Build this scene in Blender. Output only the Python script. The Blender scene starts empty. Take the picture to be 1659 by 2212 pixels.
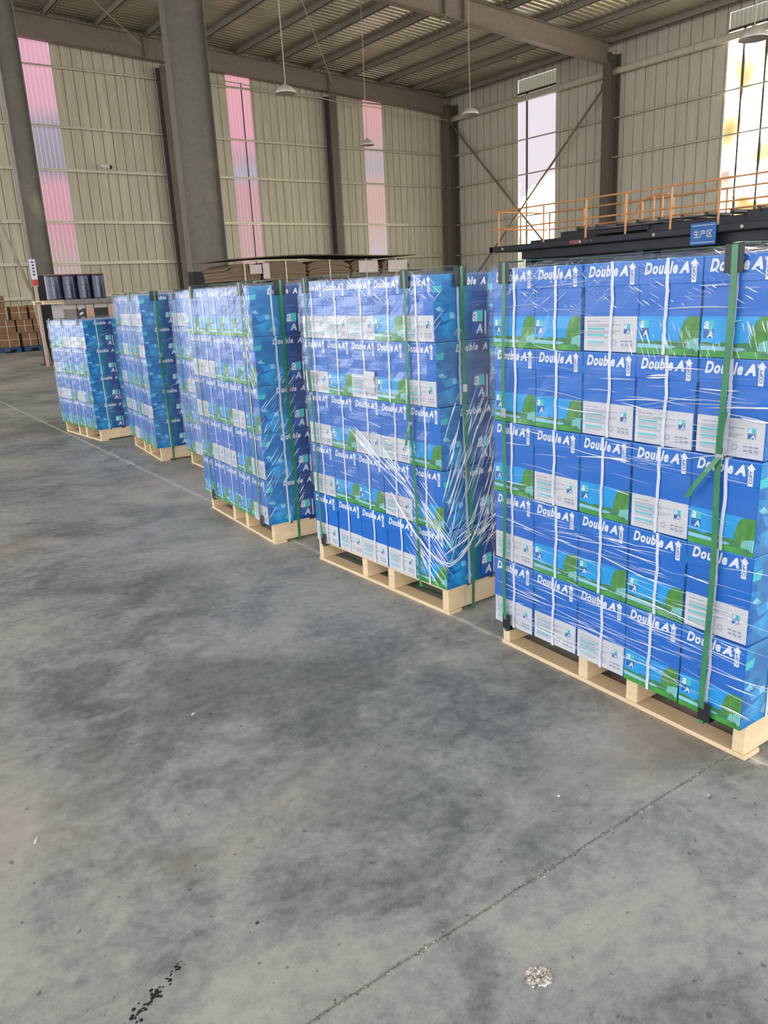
import bpy, bmesh, math, random
from mathutils import Vector, Matrix
R_ = random.Random(7)
sc = bpy.context.scene
C = sc.collection

# ------------------------------------------------------------------ camera
W_PX, H_PX, F_PX = 1659.0, 2212.0, 1695.03
cam_d = bpy.data.cameras.new('camera'); cam = bpy.data.objects.new('camera', cam_d); C.objects.link(cam)
A = Vector((0.799, -0.201, 0.567)); B = Vector((-0.600, -0.192, 0.777))   # world X and Y seen from the camera (x right, y down, z ahead)
A.normalize(); B = (B - A * B.dot(A)).normalized(); U = A.cross(B).normalized()
if U.y > 0: U = -U
rot = Matrix(((A.x, -A.y, -A.z), (B.x, -B.y, -B.z), (U.x, -U.y, -U.z)))
cam.matrix_world = Matrix.Translation((0, 0, 1.42)) @ rot.to_4x4()
cam_d.sensor_fit = 'HORIZONTAL'; cam_d.sensor_width = 36.0
cam_d.lens = 36.0 * F_PX / W_PX
cam_d.clip_start = 0.05; cam_d.clip_end = 300
sc.camera = cam

# ------------------------------------------------------------------ world, exposure
wd = bpy.data.worlds.new('daylight'); sc.world = wd; wd.use_nodes = True
wn = wd.node_tree; wn.nodes.clear()
wo = wn.nodes.new('ShaderNodeOutputWorld'); wb = wn.nodes.new('ShaderNodeBackground')
wb.inputs[0].default_value = (0.96, 0.98, 1.0, 1); wb.inputs[1].default_value = 2.6
wn.links.new(wb.outputs[0], wo.inputs[0])
sc.view_settings.view_transform = 'Standard'; sc.view_settings.look = 'None'
sc.view_settings.gamma = 1.0; sc.view_settings.use_curve_mapping = False
sc.view_settings.exposure = 0.35
sc.cycles.use_denoising = True
sc.cycles.max_bounces = 8; sc.cycles.diffuse_bounces = 4; sc.cycles.glossy_bounces = 3
sc.cycles.transparent_max_bounces = 24
sc.cycles.sample_clamp_indirect = 6.0

# ------------------------------------------------------------------ materials
def s2l(c):
    return tuple(((v / 255.0) / 12.92 if v / 255.0 <= 0.04045 else ((v / 255.0 + 0.055) / 1.055) ** 2.4) for v in c) + (1.0,)
class NT:
    def __init__(s, name):
        s.m = bpy.data.materials.new(name); s.m.use_nodes = True
        s.t = s.m.node_tree; s.t.nodes.clear()
        s.out = s.n('OutputMaterial')
    def n(s, ty, **kw):
        x = s.t.nodes.new('ShaderNode' + ty)
        for k, v in kw.items(): setattr(x, k, v)
        return x
    def l(s, a, b): s.t.links.new(a, b)
    def setin(s, node, **kw):
        for k, v in kw.items(): node.inputs[k.replace('_', ' ')].default_value = v
    def coord(s, kind='Object', scale=(1, 1, 1), rot=(0, 0, 0)):
        tc = s.n('TexCoord'); mp = s.n('Mapping')
        mp.inputs['Scale'].default_value = scale; mp.inputs['Rotation'].default_value = rot
        s.l(tc.outputs[kind], mp.inputs['Vector']); return mp.outputs[0]
    def noise(s, vec, scale, detail=4, rough=.55, dist=0):
        x = s.n('TexNoise'); s.l(vec, x.inputs['Vector'])
        x.inputs['Scale'].default_value = scale; x.inputs['Detail'].default_value = detail
        x.inputs['Roughness'].default_value = rough; x.inputs['Distortion'].default_value = dist
        return x.outputs['Fac']
    def ramp(s, fac, stops, interp='LINEAR'):
        x = s.n('ValToRGB'); x.color_ramp.interpolation = interp
        e = x.color_ramp.elements
        while len(e) < len(stops): e.new(.5)
        for i, (p, c) in enumerate(stops):
            e[i].position = p; e[i].color = c if len(c) == 4 else s2l(c)
        s.l(fac, x.inputs[0]); return x.outputs[0]
    def mix(s, fac, a, b, mode='MIX'):
        x = s.n('MixRGB', blend_type=mode)
        for i, v in ((0, fac), (1, a), (2, b)):
            if isinstance(v, (int, float)): x.inputs[i].default_value = v
            elif isinstance(v, tuple): x.inputs[i].default_value = v
            else: s.l(v, x.inputs[i])
        return x.outputs[0]
    def math(s, op, a, b=0.0, c=0.0):
        x = s.n('Math', operation=op)
        for i, v in ((0, a), (1, b), (2, c)):
            if isinstance(v, (int, float)): x.inputs[i].default_value = v
            else: s.l(v, x.inputs[i])
        return x.outputs[0]
    def bump(s, h, strength=.3, dist=.01):
        x = s.n('Bump'); x.inputs['Strength'].default_value = strength; x.inputs['Distance'].default_value = dist
        s.l(h, x.inputs['Height']); return x.outputs[0]
    def pbsdf(s, col, rough=.5, metal=0, spec=.5, normal=None):
        b = s.n('BsdfPrincipled')
        if isinstance(col, tuple): b.inputs['Base Color'].default_value = col
        else: s.l(col, b.inputs['Base Color'])
        if isinstance(rough, (int, float)): b.inputs['Roughness'].default_value = rough
        else: s.l(rough, b.inputs['Roughness'])
        b.inputs['Metallic'].default_value = metal; b.inputs['Specular IOR Level'].default_value = spec
        if normal is not None: s.l(normal, b.inputs['Normal'])
        s.l(b.outputs[0], s.out.inputs[0]); return b

def plain(name, rgb, rough=.5, metal=0, spec=.4, vary=.06, scale=6):
    k = NT(name); v = k.coord()
    f = k.noise(v, scale, 3)
    c = s2l(rgb)
    lo = tuple(max(0, x * (1 - vary * 2.2)) for x in c[:3]) + (1,); hi = tuple(min(1, x * (1 + vary * 2.2)) for x in c[:3]) + (1,)
    k.pbsdf(k.ramp(f, [(.3, lo), (.7, hi)]), rough, metal, spec)
    return k.m

M = {}
# floor: power-trowelled concrete with cloudy stains, joints, crumbs
k = NT('concrete'); v = k.coord()
big = k.noise(v, .75, 5, .55, .35); mid = k.noise(v, 2.6, 6, .62, .9); fine = k.noise(v, 26, 6, .7); grain = k.noise(v, 190, 3, .7)
st = k.coord(scale=(1.1, 1.9, 1), rot=(0, 0, .5)); streak = k.noise(st, 6.5, 7, .68, 1.1); dark = k.noise(v, 1.25, 6, .58, .7)
sm = k.math('ADD', k.math('ADD', k.math('MULTIPLY', big, .36), k.math('MULTIPLY', mid, .34)), k.math('ADD', k.math('MULTIPLY', streak, .18), k.math('MULTIPLY', fine, .12)))
c = k.ramp(sm, [(.405, (92, 95, 94)), (.455, (122, 124, 123)), (.50, (148, 149, 146)), (.545, (166, 165, 158)), (.61, (182, 178, 166))])
c = k.mix(k.ramp(dark, [(.52, (0, 0, 0, 1)), (.64, (.6, .6, .6, 1))]), c, s2l((90, 91, 88)))
c = k.mix(.10, c, k.ramp(fine, [(.36, (80, 84, 88)), (.64, (206, 204, 196))]))
c = k.mix(.10, c, k.ramp(grain, [(.35, (60, 60, 60)), (.65, (200, 200, 198))]))
vr = k.n('TexVoronoi', feature='DISTANCE_TO_EDGE'); vr.inputs['Scale'].default_value = 1.7
dv = k.n('MixRGB'); dv.inputs[0].default_value = .35; k.l(v, dv.inputs[1])
nz = k.n('TexNoise'); nz.inputs['Scale'].default_value = 2.2; nz.inputs['Detail'].default_value = 5; k.l(v, nz.inputs['Vector']); k.l(nz.outputs['Color'], dv.inputs[2])
k.l(dv.outputs[0], vr.inputs['Vector'])
crk = k.ramp(vr.outputs['Distance'], [(.0, (1, 1, 1, 1)), (.012, (0, 0, 0, 1))])
crm = k.math('MULTIPLY', crk, k.ramp(k.noise(v, 1.1, 2), [(.55, (0, 0, 0, 1)), (.7, (.16, .16, .16, 1))]))
c = k.mix(crm, c, s2l((170, 168, 160)))
# warm dust blush
c = k.mix(k.ramp(k.noise(v, .55, 4, .6, .4), [(.50, (0, 0, 0, 1)), (.66, (.5, .5, .5, 1))]), c, s2l((196, 178, 162)))
# dark speckles
c = k.mix(k.ramp(k.noise(v, 42, 2, .4), [(.71, (0, 0, 0, 1)), (.74, (.55, .55, .55, 1))]), c, s2l((60, 62, 64)))
sx = k.n('SeparateXYZ'); k.l(v, sx.inputs[0])
wob = k.math('MULTIPLY', k.math('SUBTRACT', k.noise(v, 7, 4), .5), .035)
def joint(expr, w, core, halo, fade):
    global c
    d = k.math('ABSOLUTE', expr)
    ln = k.ramp(d, [(0, (1, 1, 1, 1)), (w, (0, 0, 0, 1))])
    hl = k.ramp(d, [(0, (1, 1, 1, 1)), (w * 3.2, (0, 0, 0, 1))])
    patch = k.ramp(k.noise(v, 15, 5, .7), [(.42, (0, 0, 0, 1)), (.6, (1, 1, 1, 1))])
    c = k.mix(k.math('MULTIPLY', k.math('MULTIPLY', hl, patch), fade), c, s2l(halo))
    c = k.mix(k.math('MULTIPLY', ln, .75), c, s2l(core))
# joint beneath the pallet fronts (along Y) and the one crossing it (along X)
jx = k.math('SUBTRACT', k.math('SUBTRACT', sx.outputs[0], k.math('MULTIPLY', sx.outputs[1], .034)), 2.055)
joint(k.math('ADD', jx, k.math('MULTIPLY', wob, .6)), .010, (214, 212, 202), (206, 204, 194), .9)
jy = k.math('ADD', k.math('SUBTRACT', sx.outputs[1], 1.14), k.math('MULTIPLY', sx.outputs[0], .024))
joint(k.math('ADD', jy, k.math('MULTIPLY', wob, .4)), .0055, (84, 84, 82), (172, 170, 160), .75)
jz = k.math('SUBTRACT', sx.outputs[0], -3.9)
joint(jz, .006, (90, 90, 90), (160, 160, 155), .5)
h = k.math('ADD', k.math('MULTIPLY', fine, .5), k.math('MULTIPLY', grain, .3))
k.pbsdf(c, k.ramp(mid, [(.3, (.42, .42, .42, 1)), (.7, (.66, .66, .66, 1))]), 0, .45, k.bump(h, .12, .004))
M['floor'] = k.m

def wallmat(name, a, b, dirt):
    k = NT(name); v = k.coord(scale=(1.6, 1.6, .12)); f = k.noise(v, 2.0, 5, .6); g = k.noise(k.coord(scale=(5, 5, .25)), 2.2, 5, .7)
    c = k.mix(.5, k.ramp(f, [(.3, a), (.7, b)]), k.ramp(g, [(.34, dirt), (.62, b)]))
    k.pbsdf(c, .42, 0, .4, k.bump(k.noise(k.coord(scale=(3, 3, .6)), 2.5, 3), .12, .03)); return k.m
M['wall_l'] = wallmat('cream_sheet_steel', (188, 180, 154), (208, 199, 174), (158, 149, 126))
M['wall_r'] = wallmat('grey_sheet_steel', (196, 189, 172), (208, 201, 184), (182, 175, 158))
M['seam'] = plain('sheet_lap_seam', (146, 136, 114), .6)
k = NT('roof_sheet'); v = k.coord(); f = k.noise(v, .5, 4, .6)
k.pbsdf(k.ramp(f, [(.3, (150, 143, 124)), (.7, (186, 178, 156))]), .28, .3, .5, k.bump(k.noise(k.coord(scale=(.4, 2, 1)), 1.5, 3), .2, .05)); M['roof'] = k.m
def steel(name, rgb, rub, paint=None):
    k = NT(name); v = k.coord(); f = k.noise(v, .8, 5, .6, .4); g = k.noise(v, 7, 5, .7)
    c = k.mix(.25, s2l(rgb), k.ramp(g, [(.3, tuple(int(x * .75) for x in rgb)), (.7, tuple(min(255, int(x * 1.22)) for x in rgb))]))
    c = k.mix(k.ramp(f, [(.6, (0, 0, 0, 1)), (.72, (.55, .55, .55, 1))]), c, s2l(rub))
    if paint:
        s_ = k.n('SeparateXYZ'); k.l(v, s_.inputs[0])
        zz = k.math('ADD', s_.outputs[2], k.math('MULTIPLY', k.noise(v, 5, 3), .12))
        c = k.mix(k.math('LESS_THAN', zz, 2.14), c, s2l((30, 31, 34)))
    k.pbsdf(c, .5, .1, .35); return k.m
M['rafter'] = steel('brown_grey_painted_steel', (134, 121, 108), (152, 138, 122))
M['column'] = steel('column_steel', (112, 107, 96), (170, 156, 124), True)
M['column_dark'] = steel('dark_column_steel', (100, 93, 84), (118, 108, 96))
M['purlin'] = steel('grey_purlin_steel', (150, 144, 130), (166, 158, 142))
M['girt'] = plain('galvanised_girt', (206, 198, 176), .4, .3, .5)
M['brace'] = plain('brace_pipe_steel', (140, 130, 114), .4, .5)
M['mullion'] = plain('thin_dark_bar', (84, 76, 66), .5)

def emit_panel(name, stops_z, zr, axis, noise_amt, strength, sc_=1.0):
    """translucent daylit sheet: the blurred outdoors glows through it"""
    k = NT(name); v = k.coord(); s_ = k.n('SeparateXYZ'); k.l(v, s_.inputs[0])
    wob = k.math('MULTIPLY', k.math('SUBTRACT', k.noise(v, .9 * sc_, 2, .4), .5), noise_amt)
    z = k.math('DIVIDE', k.math('ADD', k.math('SUBTRACT', s_.outputs[2], zr[0]), wob), zr[1] - zr[0])
    c = k.ramp(z, stops_z)
    rib = k.math('SINE', k.math('MULTIPLY', s_.outputs[axis], 42.0))
    c = k.mix(k.ramp(rib, [(.6, (0, 0, 0, 1)), (.97, (.35, .35, .35, 1))]), c, s2l((235, 225, 235)))
    e = k.n('Emission'); k.l(c, e.inputs[0]); e.inputs[1].default_value = strength
    d = k.n('BsdfDiffuse'); d.inputs[0].default_value = (.35, .33, .33, 1)
    a = k.n('AddShader'); k.l(e.outputs[0], a.inputs[0]); k.l(d.outputs[0], a.inputs[1]); k.l(a.outputs[0], k.out.inputs[0]); return k.m
M['pink1'] = emit_panel('pink_translucent_sheet_grey_patch', [(.0, (150, 128, 124)), (.28, (160, 132, 130)), (.40, (190, 110, 138)), (.54, (196, 122, 146)), (.60, (112, 106, 128)), (.74, (130, 122, 150)), (.80, (214, 140, 170)), (1, (226, 150, 180))], (0, 9.9), 0, .5, .62)
M['pink2'] = emit_panel('pink_translucent_sheet_blue_patch', [(.0, (168, 138, 132)), (.40, (184, 130, 138)), (.56, (196, 122, 138)), (.62, (150, 150, 182)), (.67, (178, 132, 150)), (.74, (222, 136, 166)), (1, (236, 148, 166))], (0, 9.7), 0, .8, .6)
M['pink3'] = emit_panel('pink_translucent_sheet_pale', [(.0, (184, 170, 178)), (.30, (186, 168, 178)), (.50, (200, 146, 138)), (.62, (198, 152, 144)), (.70, (158, 152, 168)), (.84, (206, 144, 146)), (1, (228, 150, 152))], (0, 9.4), 0, .8, .6)
k = NT('bright_translucent_window'); v = k.coord()
f = k.noise(v, .33, 3, .5, .6); s_ = k.n('SeparateXYZ'); k.l(v, s_.inputs[0])
zz = k.math('ADD', k.math('MULTIPLY', s_.outputs[2], .1), k.math('MULTIPLY', f, .9))
c = k.ramp(zz, [(.46, (178, 190, 140)), (.62, (206, 208, 168)), (.80, (236, 230, 214)), (.98, (232, 226, 224)), (1, (214, 206, 214))])
c = k.mix(k.ramp(k.math('SINE', k.math('MULTIPLY', s_.outputs[1], 30.)), [(.8, (0, 0, 0, 1)), (1, (.3, .3, .3, 1))]), c, s2l((190, 200, 200)))
e = k.n('Emission'); k.l(c, e.inputs[0]); k.l(k.ramp(zz, [(.56, (.95, .95, .95, 1)), (.68, (1.0, 1.0, 1.0, 1)), (.76, (8, 8, 8, 1)), (.90, (8, 8, 8, 1)), (1.0, (1.0, 1.0, 1.0, 1))]), e.inputs[1]); k.l(e.outputs[0], k.out.inputs[0]); M['win1'] = k.m
k = NT('amber_translucent_window'); v = k.coord()
f = k.noise(v, .42, 2, .4, .5)
c = k.ramp(f, [(.30, (214, 176, 108)), (.38, (232, 204, 144)), (.46, (255, 246, 220)), (.58, (255, 252, 242)), (.68, (214, 188, 172))])
e = k.n('Emission'); k.l(c, e.inputs[0]); k.l(k.ramp(f, [(.34, (.85, .85, .85, 1)), (.43, (1.6, 1.6, 1.6, 1)), (.50, (14, 14, 14, 1)), (.58, (14, 14, 14, 1)), (.64, (1.6, 1.6, 1.6, 1)), (.70, (1, 1, 1, 1))]), e.inputs[1]); k.l(e.outputs[0], k.out.inputs[0]); M['win2'] = k.m
M['mesh_pane'] = emit_panel('greenish_mesh_pane', [(0, (120, 124, 92)), (1, (138, 140, 108))], (8.9, 9.6), 1, .02, .5)

# wood, cartons
def wood(name, a, b):
    k = NT(name); v = k.coord(scale=(1, 1, 1)); 
    f = k.noise(k.coord(scale=(3, 3, 26)), 2.2, 4, .6, .5); g = k.noise(v, 9, 4, .6)
    c = k.mix(.45, k.ramp(f, [(.3, a), (.7, b)]), k.ramp(g, [(.3, a), (.72, b)]))
    kn = k.n('TexVoronoi'); kn.inputs['Scale'].default_value = 3.2; k.l(v, kn.inputs['Vector'])
    c = k.mix(k.ramp(kn.outputs['Distance'], [(.05, (.7, .7, .7, 1)), (.085, (0, 0, 0, 1))]), c, s2l((140, 96, 56)))
    k.pbsdf(c, .62, 0, .3, k.bump(f, .1, .002)); return k.m
M['wood'] = wood('raw_pine', (208, 182, 142), (232, 210, 174))
M['wood2'] = wood('raw_pine_pinkish', (210, 184, 146), (230, 206, 170))
M['blue'] = plain('carton_blue_print', (10, 100, 192), .34, 0, .5, .03, 3)
M['blue_edge'] = plain('carton_light_edge', (96, 176, 226), .5)
M['white'] = plain('print_white', (216, 218, 224), .4, 0, .4, .01)
M['panel'] = plain('info_panel_grey_white', (200, 199, 204), .4, 0, .4, .02)
M['ink'] = plain('ink_navy', (44, 58, 116), .5)
M['inkgrey'] = plain('ink_grey_lines', (120, 126, 150), .5)
M['teal'] = plain('print_teal', (66, 186, 196), .4)
M['sky'] = plain('print_sky', (4, 150, 222), .36, 0, .5, .05, 5)
M['treeline'] = plain('print_treeline', (58, 118, 70), .4, 0, .4, .12, 40)
M['water'] = plain('print_water', (128, 186, 210), .4)
M['grass'] = plain('print_grass', (62, 142, 60), .4, 0, .4, .12, 30)
M['tree'] = plain('print_tree', (72, 134, 58), .4, 0, .4, .14, 40)
M['trunkblue'] = plain('print_trunks', (128, 200, 208), .4)
M['logo_blue'] = plain('print_logo_blue', (20, 92, 170), .4)
M['halfwhite'] = plain('print_faint_text', (120, 160, 214), .4)
# long side art: facets of blue to teal to navy
k = NT('carton_side_print'); v = k.coord(); s_ = k.n('SeparateXYZ'); k.l(v, s_.inputs[0])
g = k.math('ADD', k.math('DIVIDE', s_.outputs[0], .30), .5)
g2 = k.math('ADD', g, k.math('MULTIPLY', k.math('SUBTRACT', k.noise(v, 9, 2), .5), .25))
c = k.ramp(g2, [(0, (14, 96, 170)), (.34, (10, 104, 172)), (.56, (12, 116, 150)), (.72, (16, 70, 138)), (1, (20, 48, 112))])
vo = k.n('TexVoronoi'); vo.inputs['Scale'].default_value = 15; k.l(k.coord(rot=(.3, .7, .2), scale=(1, 1, 1.8)), vo.inputs['Vector'])
fa = k.n('SeparateColor'); k.l(vo.outputs['Color'], fa.inputs[0])
msk = k.math('MULTIPLY', k.ramp(g2, [(.42, (1, 1, 1, 1)), (.62, (0, 0, 0, 1))]), k.ramp(fa.outputs[0], [(.35, (0, 0, 0, 1)), (1, (.26, .26, .26, 1))]))
c = k.mix(msk, c, s2l((70, 176, 220)))
k.pbsdf(c, .34, 0, .5); M['side'] = k.m
M['side_hi'] = plain('carton_side_pale_facet', (120, 184, 218), .36, 0, .5, .2, 22)
M['side_mid'] = plain('carton_side_blue_facet', (30, 140, 200), .36, 0, .5, .15, 18)
M['strap_w'] = plain('white_plastic_strap', (208, 212, 228), .35, 0, .5, .03)
M['strap_g'] = plain('green_polyester_strap', (58, 122, 84), .28, 0, .6, .08, 14)
M['seal'] = plain('metal_seal', (190, 190, 186), .25, .9)
M['black'] = plain('black_plastic', (30, 32, 36), .4, 0, .5)
# stretch film
def film(name, haze, scale, strength):
    k = NT(name); v = k.coord(scale=(1, 1, 1))
    n1 = k.noise(k.coord(scale=scale), 9, 4, .6, .8); n2 = k.noise(v, 3.0, 4, .6, .6)
    nb = k.bump(n1, strength, .012)
    tr = k.n('BsdfTransparent'); tr.inputs[0].default_value = (.97, .975, .98, 1)
    gl = k.n('BsdfGlossy'); gl.inputs['Roughness'].default_value = .16; gl.inputs[0].default_value = (.95, .96, 1, 1); k.l(nb, gl.inputs['Normal'])
    lw = k.n('LayerWeight'); lw.inputs[0].default_value = .22; k.l(nb, lw.inputs['Normal'])
    fac = k.math('MINIMUM', k.math('ADD', k.math('MULTIPLY', lw.outputs['Fresnel'], .16), .012), .11)
    mx = k.n('MixShader'); k.l(fac, mx.inputs[0]); k.l(tr.outputs[0], mx.inputs[1]); k.l(gl.outputs[0], mx.inputs[2])
    df = k.n('BsdfDiffuse'); df.inputs[0].default_value = (.86, .88, .95, 1)
    m2 = k.n('MixShader'); hz = k.ramp(n2, [(.35, (haze * .3,) * 3 + (1,)), (.7, (haze,) * 3 + (1,))])
    k.l(hz, m2.inputs[0]); k.l(mx.outputs[0], m2.inputs[1]); k.l(df.outputs[0], m2.inputs[2]); k.l(m2.outputs[0], k.out.inputs[0])
    return k.m
M['film'] = film('clear_stretch_film', .022, (1, 1, 7), .16)
M['film_hazy'] = film('hazy_stretch_film', .17, (2, 2, 3), .3)
M['film_mid'] = film('slightly_hazy_stretch_film', .06, (2, 2, 5), .22)
k = NT('folded_film_painted_glint'); tr = k.n('BsdfTransparent'); gl = k.n('BsdfPrincipled'); gl.inputs['Base Color'].default_value = (.9, .93, 1, 1); gl.inputs['Roughness'].default_value = .18  # whitish folded film; its white also paints the streak highlights
gl.inputs['Specular IOR Level'].default_value = .9
mx = k.n('MixShader'); mx.inputs[0].default_value = .38; k.l(tr.outputs[0], mx.inputs[1]); k.l(gl.outputs[0], mx.inputs[2]); k.l(mx.outputs[0], k.out.inputs[0]); M['fold'] = k.m
k = NT('folded_film_bright_painted_glint'); tr = k.n('BsdfTransparent'); gl = k.n('BsdfPrincipled'); gl.inputs['Base Color'].default_value = (1, 1, 1, 1); gl.inputs['Roughness'].default_value = .1  # nearly opaque white folds, painting the brightest glints on the film
mx = k.n('MixShader'); mx.inputs[0].default_value = .9; k.l(tr.outputs[0], mx.inputs[1]); k.l(gl.outputs[0], mx.inputs[2]); k.l(mx.outputs[0], k.out.inputs[0]); M['fold_glint'] = k.m
M['kraft'] = plain('brown_cardboard', (136, 104, 78), .75, 0, .2, .10, 9)
M['kraft_dark'] = plain('dark_cardboard', (96, 78, 64), .8, 0, .2, .1, 9)
M['kraft_pale'] = plain('pale_cardboard_liner', (188, 176, 168), .7, 0, .2, .05, 9)
k = NT('cardboard_ply_edges'); v = k.coord(); s_ = k.n('SeparateXYZ'); k.l(v, s_.inputs[0])
w = k.math('SINE', k.math('MULTIPLY', k.math('ADD', s_.outputs[2], k.math('MULTIPLY', k.noise(v, 3, 3), .05)), 520.))
k.pbsdf(k.mix(.4, s2l((122, 100, 80)), k.ramp(w, [(.1, (70, 56, 46)), (.9, (150, 124, 98))])), .8, 0, .2); M['ply'] = k.m
M['kraft_tape'] = plain('pale_strap', (196, 182, 160), .5)
M['lampshade'] = plain('grey_aluminium_shade', (206, 198, 184), .45, .3)
M['lampin'] = plain('lamp_reflector', (178, 172, 160), .35, .4)
M['cord'] = plain('pale_cord', (176, 172, 150), .5)
M['orange'] = plain('orange_painted_rail', (224, 160, 104), .45, 0, .4)
M['mach'] = plain('charcoal_machine_paint', (48, 50, 60), .5, 0, .4, .12, 2)
M['mach_l'] = plain('grey_machine_cover', (110, 104, 108), .5)
M['signblue'] = plain('sign_blue', (40, 112, 190), .45)
M['red'] = plain('red_plate', (200, 66, 62), .5)
M['pinkpole'] = plain('pale_painted_post', (196, 170, 156), .5)
M['navy'] = plain('navy_wrapped_roll', (30, 36, 66), .22, 0, .7, .25, 14)
M['roll_glint'] = plain('painted_roll_glint', (120, 128, 160), .25, 0, .6, .3, 30)  # pale tone for highlights painted on the shiny navy wrap
M['greywrap'] = plain('grey_wrapped_block', (132, 122, 120), .4, 0, .4, .1, 12)
M['peach'] = plain('peach_card', (206, 164, 140), .6)
M['palblue'] = plain('blue_plastic_pallet', (28, 74, 120), .5)
M['debris'] = plain('pale_plaster_crumbs', (176, 166, 148), .8, 0, .2, .3, 60)
M['cam_white'] = plain('white_housing', (214, 208, 196), .4)

# ------------------------------------------------------------------ geometry helpers
class MB:
    def __init__(s): s.v = []; s.f = []; s.mi = []; s.mats = []
    def m(s, mat):
        if mat not in s.mats: s.mats.append(mat)
        return s.mats.index(mat)
    def poly(s, pts, mat):
        b = len(s.v); s.v += [tuple(p) for p in pts]; s.f.append(tuple(range(b, b + len(pts)))); s.mi.append(s.m(mat))
    def mesh(s, vs, fs, mat):
        b = len(s.v); s.v += [tuple(p) for p in vs]; i = s.m(mat)
        for f in fs: s.f.append(tuple(b + q for q in f)); s.mi.append(i)
    def box(s, x0, x1, y0, y1, z0, z1, mat, T=None):
        vs = [Vector(p) for p in ((x0, y0, z0), (x1, y0, z0), (x1, y1, z0), (x0, y1, z0), (x0, y0, z1), (x1, y0, z1), (x1, y1, z1), (x0, y1, z1))]
        if T is not None: vs = [T @ p for p in vs]
        s.mesh(vs, [(0, 3, 2, 1), (4, 5, 6, 7), (0, 1, 5, 4), (1, 2, 6, 5), (2, 3, 7, 6), (3, 0, 4, 7)], mat)
    def bevbox(s, x0, x1, y0, y1, z0, z1, b, mat, T=None):
        """box with chamfered vertical and horizontal edges"""
        bm = bmesh.new(); bmesh.ops.create_cube(bm, size=1)
        for q in bm.verts: q.co = Vector(((x0 + x1) / 2 + q.co.x * (x1 - x0), (y0 + y1) / 2 + q.co.y * (y1 - y0), (z0 + z1) / 2 + q.co.z * (z1 - z0)))
        bmesh.ops.bevel(bm, geom=list(bm.edges), offset=b, segments=2, affect='EDGES', profile=.5)
        bm.verts.index_update()
        s.mesh([(T @ q.co) if T is not None else q.co for q in bm.verts], [[q.index for q in f.verts] for f in bm.faces], mat); bm.free()
    def tube(s, pts, r, mat, n=8, cap=True):
        pts = [Vector(p) for p in pts]; rings = []
        for i, p in enumerate(pts):
            d = (pts[min(i + 1, len(pts) - 1)] - pts[max(i - 1, 0)]).normalized()
            a = d.orthogonal().normalized() if i == 0 else (a0 - d * a0.dot(d)).normalized()
            a0 = a; b = d.cross(a); rr = r[i] if isinstance(r, (list, tuple)) else r
            rings.append([p + (a * math.cos(t) + b * math.sin(t)) * rr for t in [2 * math.pi * j / n for j in range(n)]])
        vs = [q for rg in rings for q in rg]; fs = []
        for i in range(len(pts) - 1):
            for j in range(n): fs.append((i * n + j, i * n + (j + 1) % n, (i + 1) * n + (j + 1) % n, (i + 1) * n + j))
        if cap: fs.append(tuple(range(n))[::-1]); fs.append(tuple((len(pts) - 1) * n + j for j in range(n)))
        s.mesh(vs, fs, mat)
    def lathe(s, prof, mat, n=24, o=(0, 0, 0)):
        vs = []; fs = []
        for r, z in prof:
            for j in range(n): t = 2 * math.pi * j / n; vs.append((o[0] + r * math.cos(t), o[1] + r * math.sin(t), o[2] + z))
        for i in range(len(prof) - 1):
            for j in range(n): fs.append((i * n + j, i * n + (j + 1) % n, (i + 1) * n + (j + 1) % n, (i + 1) * n + j))
        s.mesh(vs, fs, mat)
    def ibeam(s, p0, p1, up, h0, h1, w, mat, t=.02):
        """I section from p0 to p1 (points on the top face centre line); up = section height axis"""
        p0 = Vector(p0); p1 = Vector(p1); up = Vector(up).normalized(); d = (p1 - p0).normalized(); sd = d.cross(up).normalized()
        def bar(a, b, c_, e_):
            vs = []
            for p, h in ((p0, h0), (p1, h1)):
                for (x, y) in ((a, c_), (b, c_), (b, e_), (a, e_)):
                    yy = -h + t * (y + 1) if y < 0 and y > -1.5 else y
                    vs.append(p + sd * x + up * (yy if y not in (-1, 0, 9) else (-h if y == -1 else (0 if y == 0 else -h + t))))
            s.mesh(vs, [(0, 1, 2, 3), (7, 6, 5, 4), (0, 4, 5, 1), (1, 5, 6, 2), (2, 6, 7, 3), (3, 7, 4, 0)], mat)
        def bar2(x0, x1, f0, f1):
            vs = []
            for p, h in ((p0, h0), (p1, h1)):
                for x, f in ((x0, f0), (x1, f0), (x1, f1), (x0, f1)): vs.append(p + sd * x + up * f(h))
            s.mesh(vs, [(0, 1, 2, 3), (7, 6, 5, 4), (0, 4, 5, 1), (1, 5, 6, 2), (2, 6, 7, 3), (3, 7, 4, 0)], mat)
        bar2(-w / 2, w / 2, lambda h: -t, lambda h: 0.0)
        bar2(-w / 2, w / 2, lambda h: -h, lambda h: -h + t)
        bar2(-t * .35, t * .35, lambda h: -h + t, lambda h: -t)
    def build(s, name, parent=None, loc=None, smooth=False):
        me = bpy.data.meshes.new(name); me.from_pydata(s.v, [], s.f)
        for m_ in s.mats: me.materials.append(M[m_])
        me.polygons.foreach_set('material_index', s.mi)
        if smooth: me.polygons.foreach_set('use_smooth', [True] * len(me.polygons))
        me.update()
        return link(name, me, parent, loc)
def link(name, me, parent=None, loc=None):
    o = bpy.data.objects.new(name, me); C.objects.link(o)
    if parent is not None: o.parent = parent
    if loc is not None: o.location = loc
    return o
def tag(o, label=None, cat=None, group=None, kind=None):
    if label: o['label'] = label
    if cat: o['category'] = cat
    if group: o['group'] = group
    if kind: o['kind'] = kind
    return o
def empty(name, loc=(0, 0, 0), rz=0.0):
    o = bpy.data.objects.new(name, None); C.objects.link(o); o.location = loc; o.rotation_euler = (0, 0, rz); o.empty_display_size = .1; return o
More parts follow.
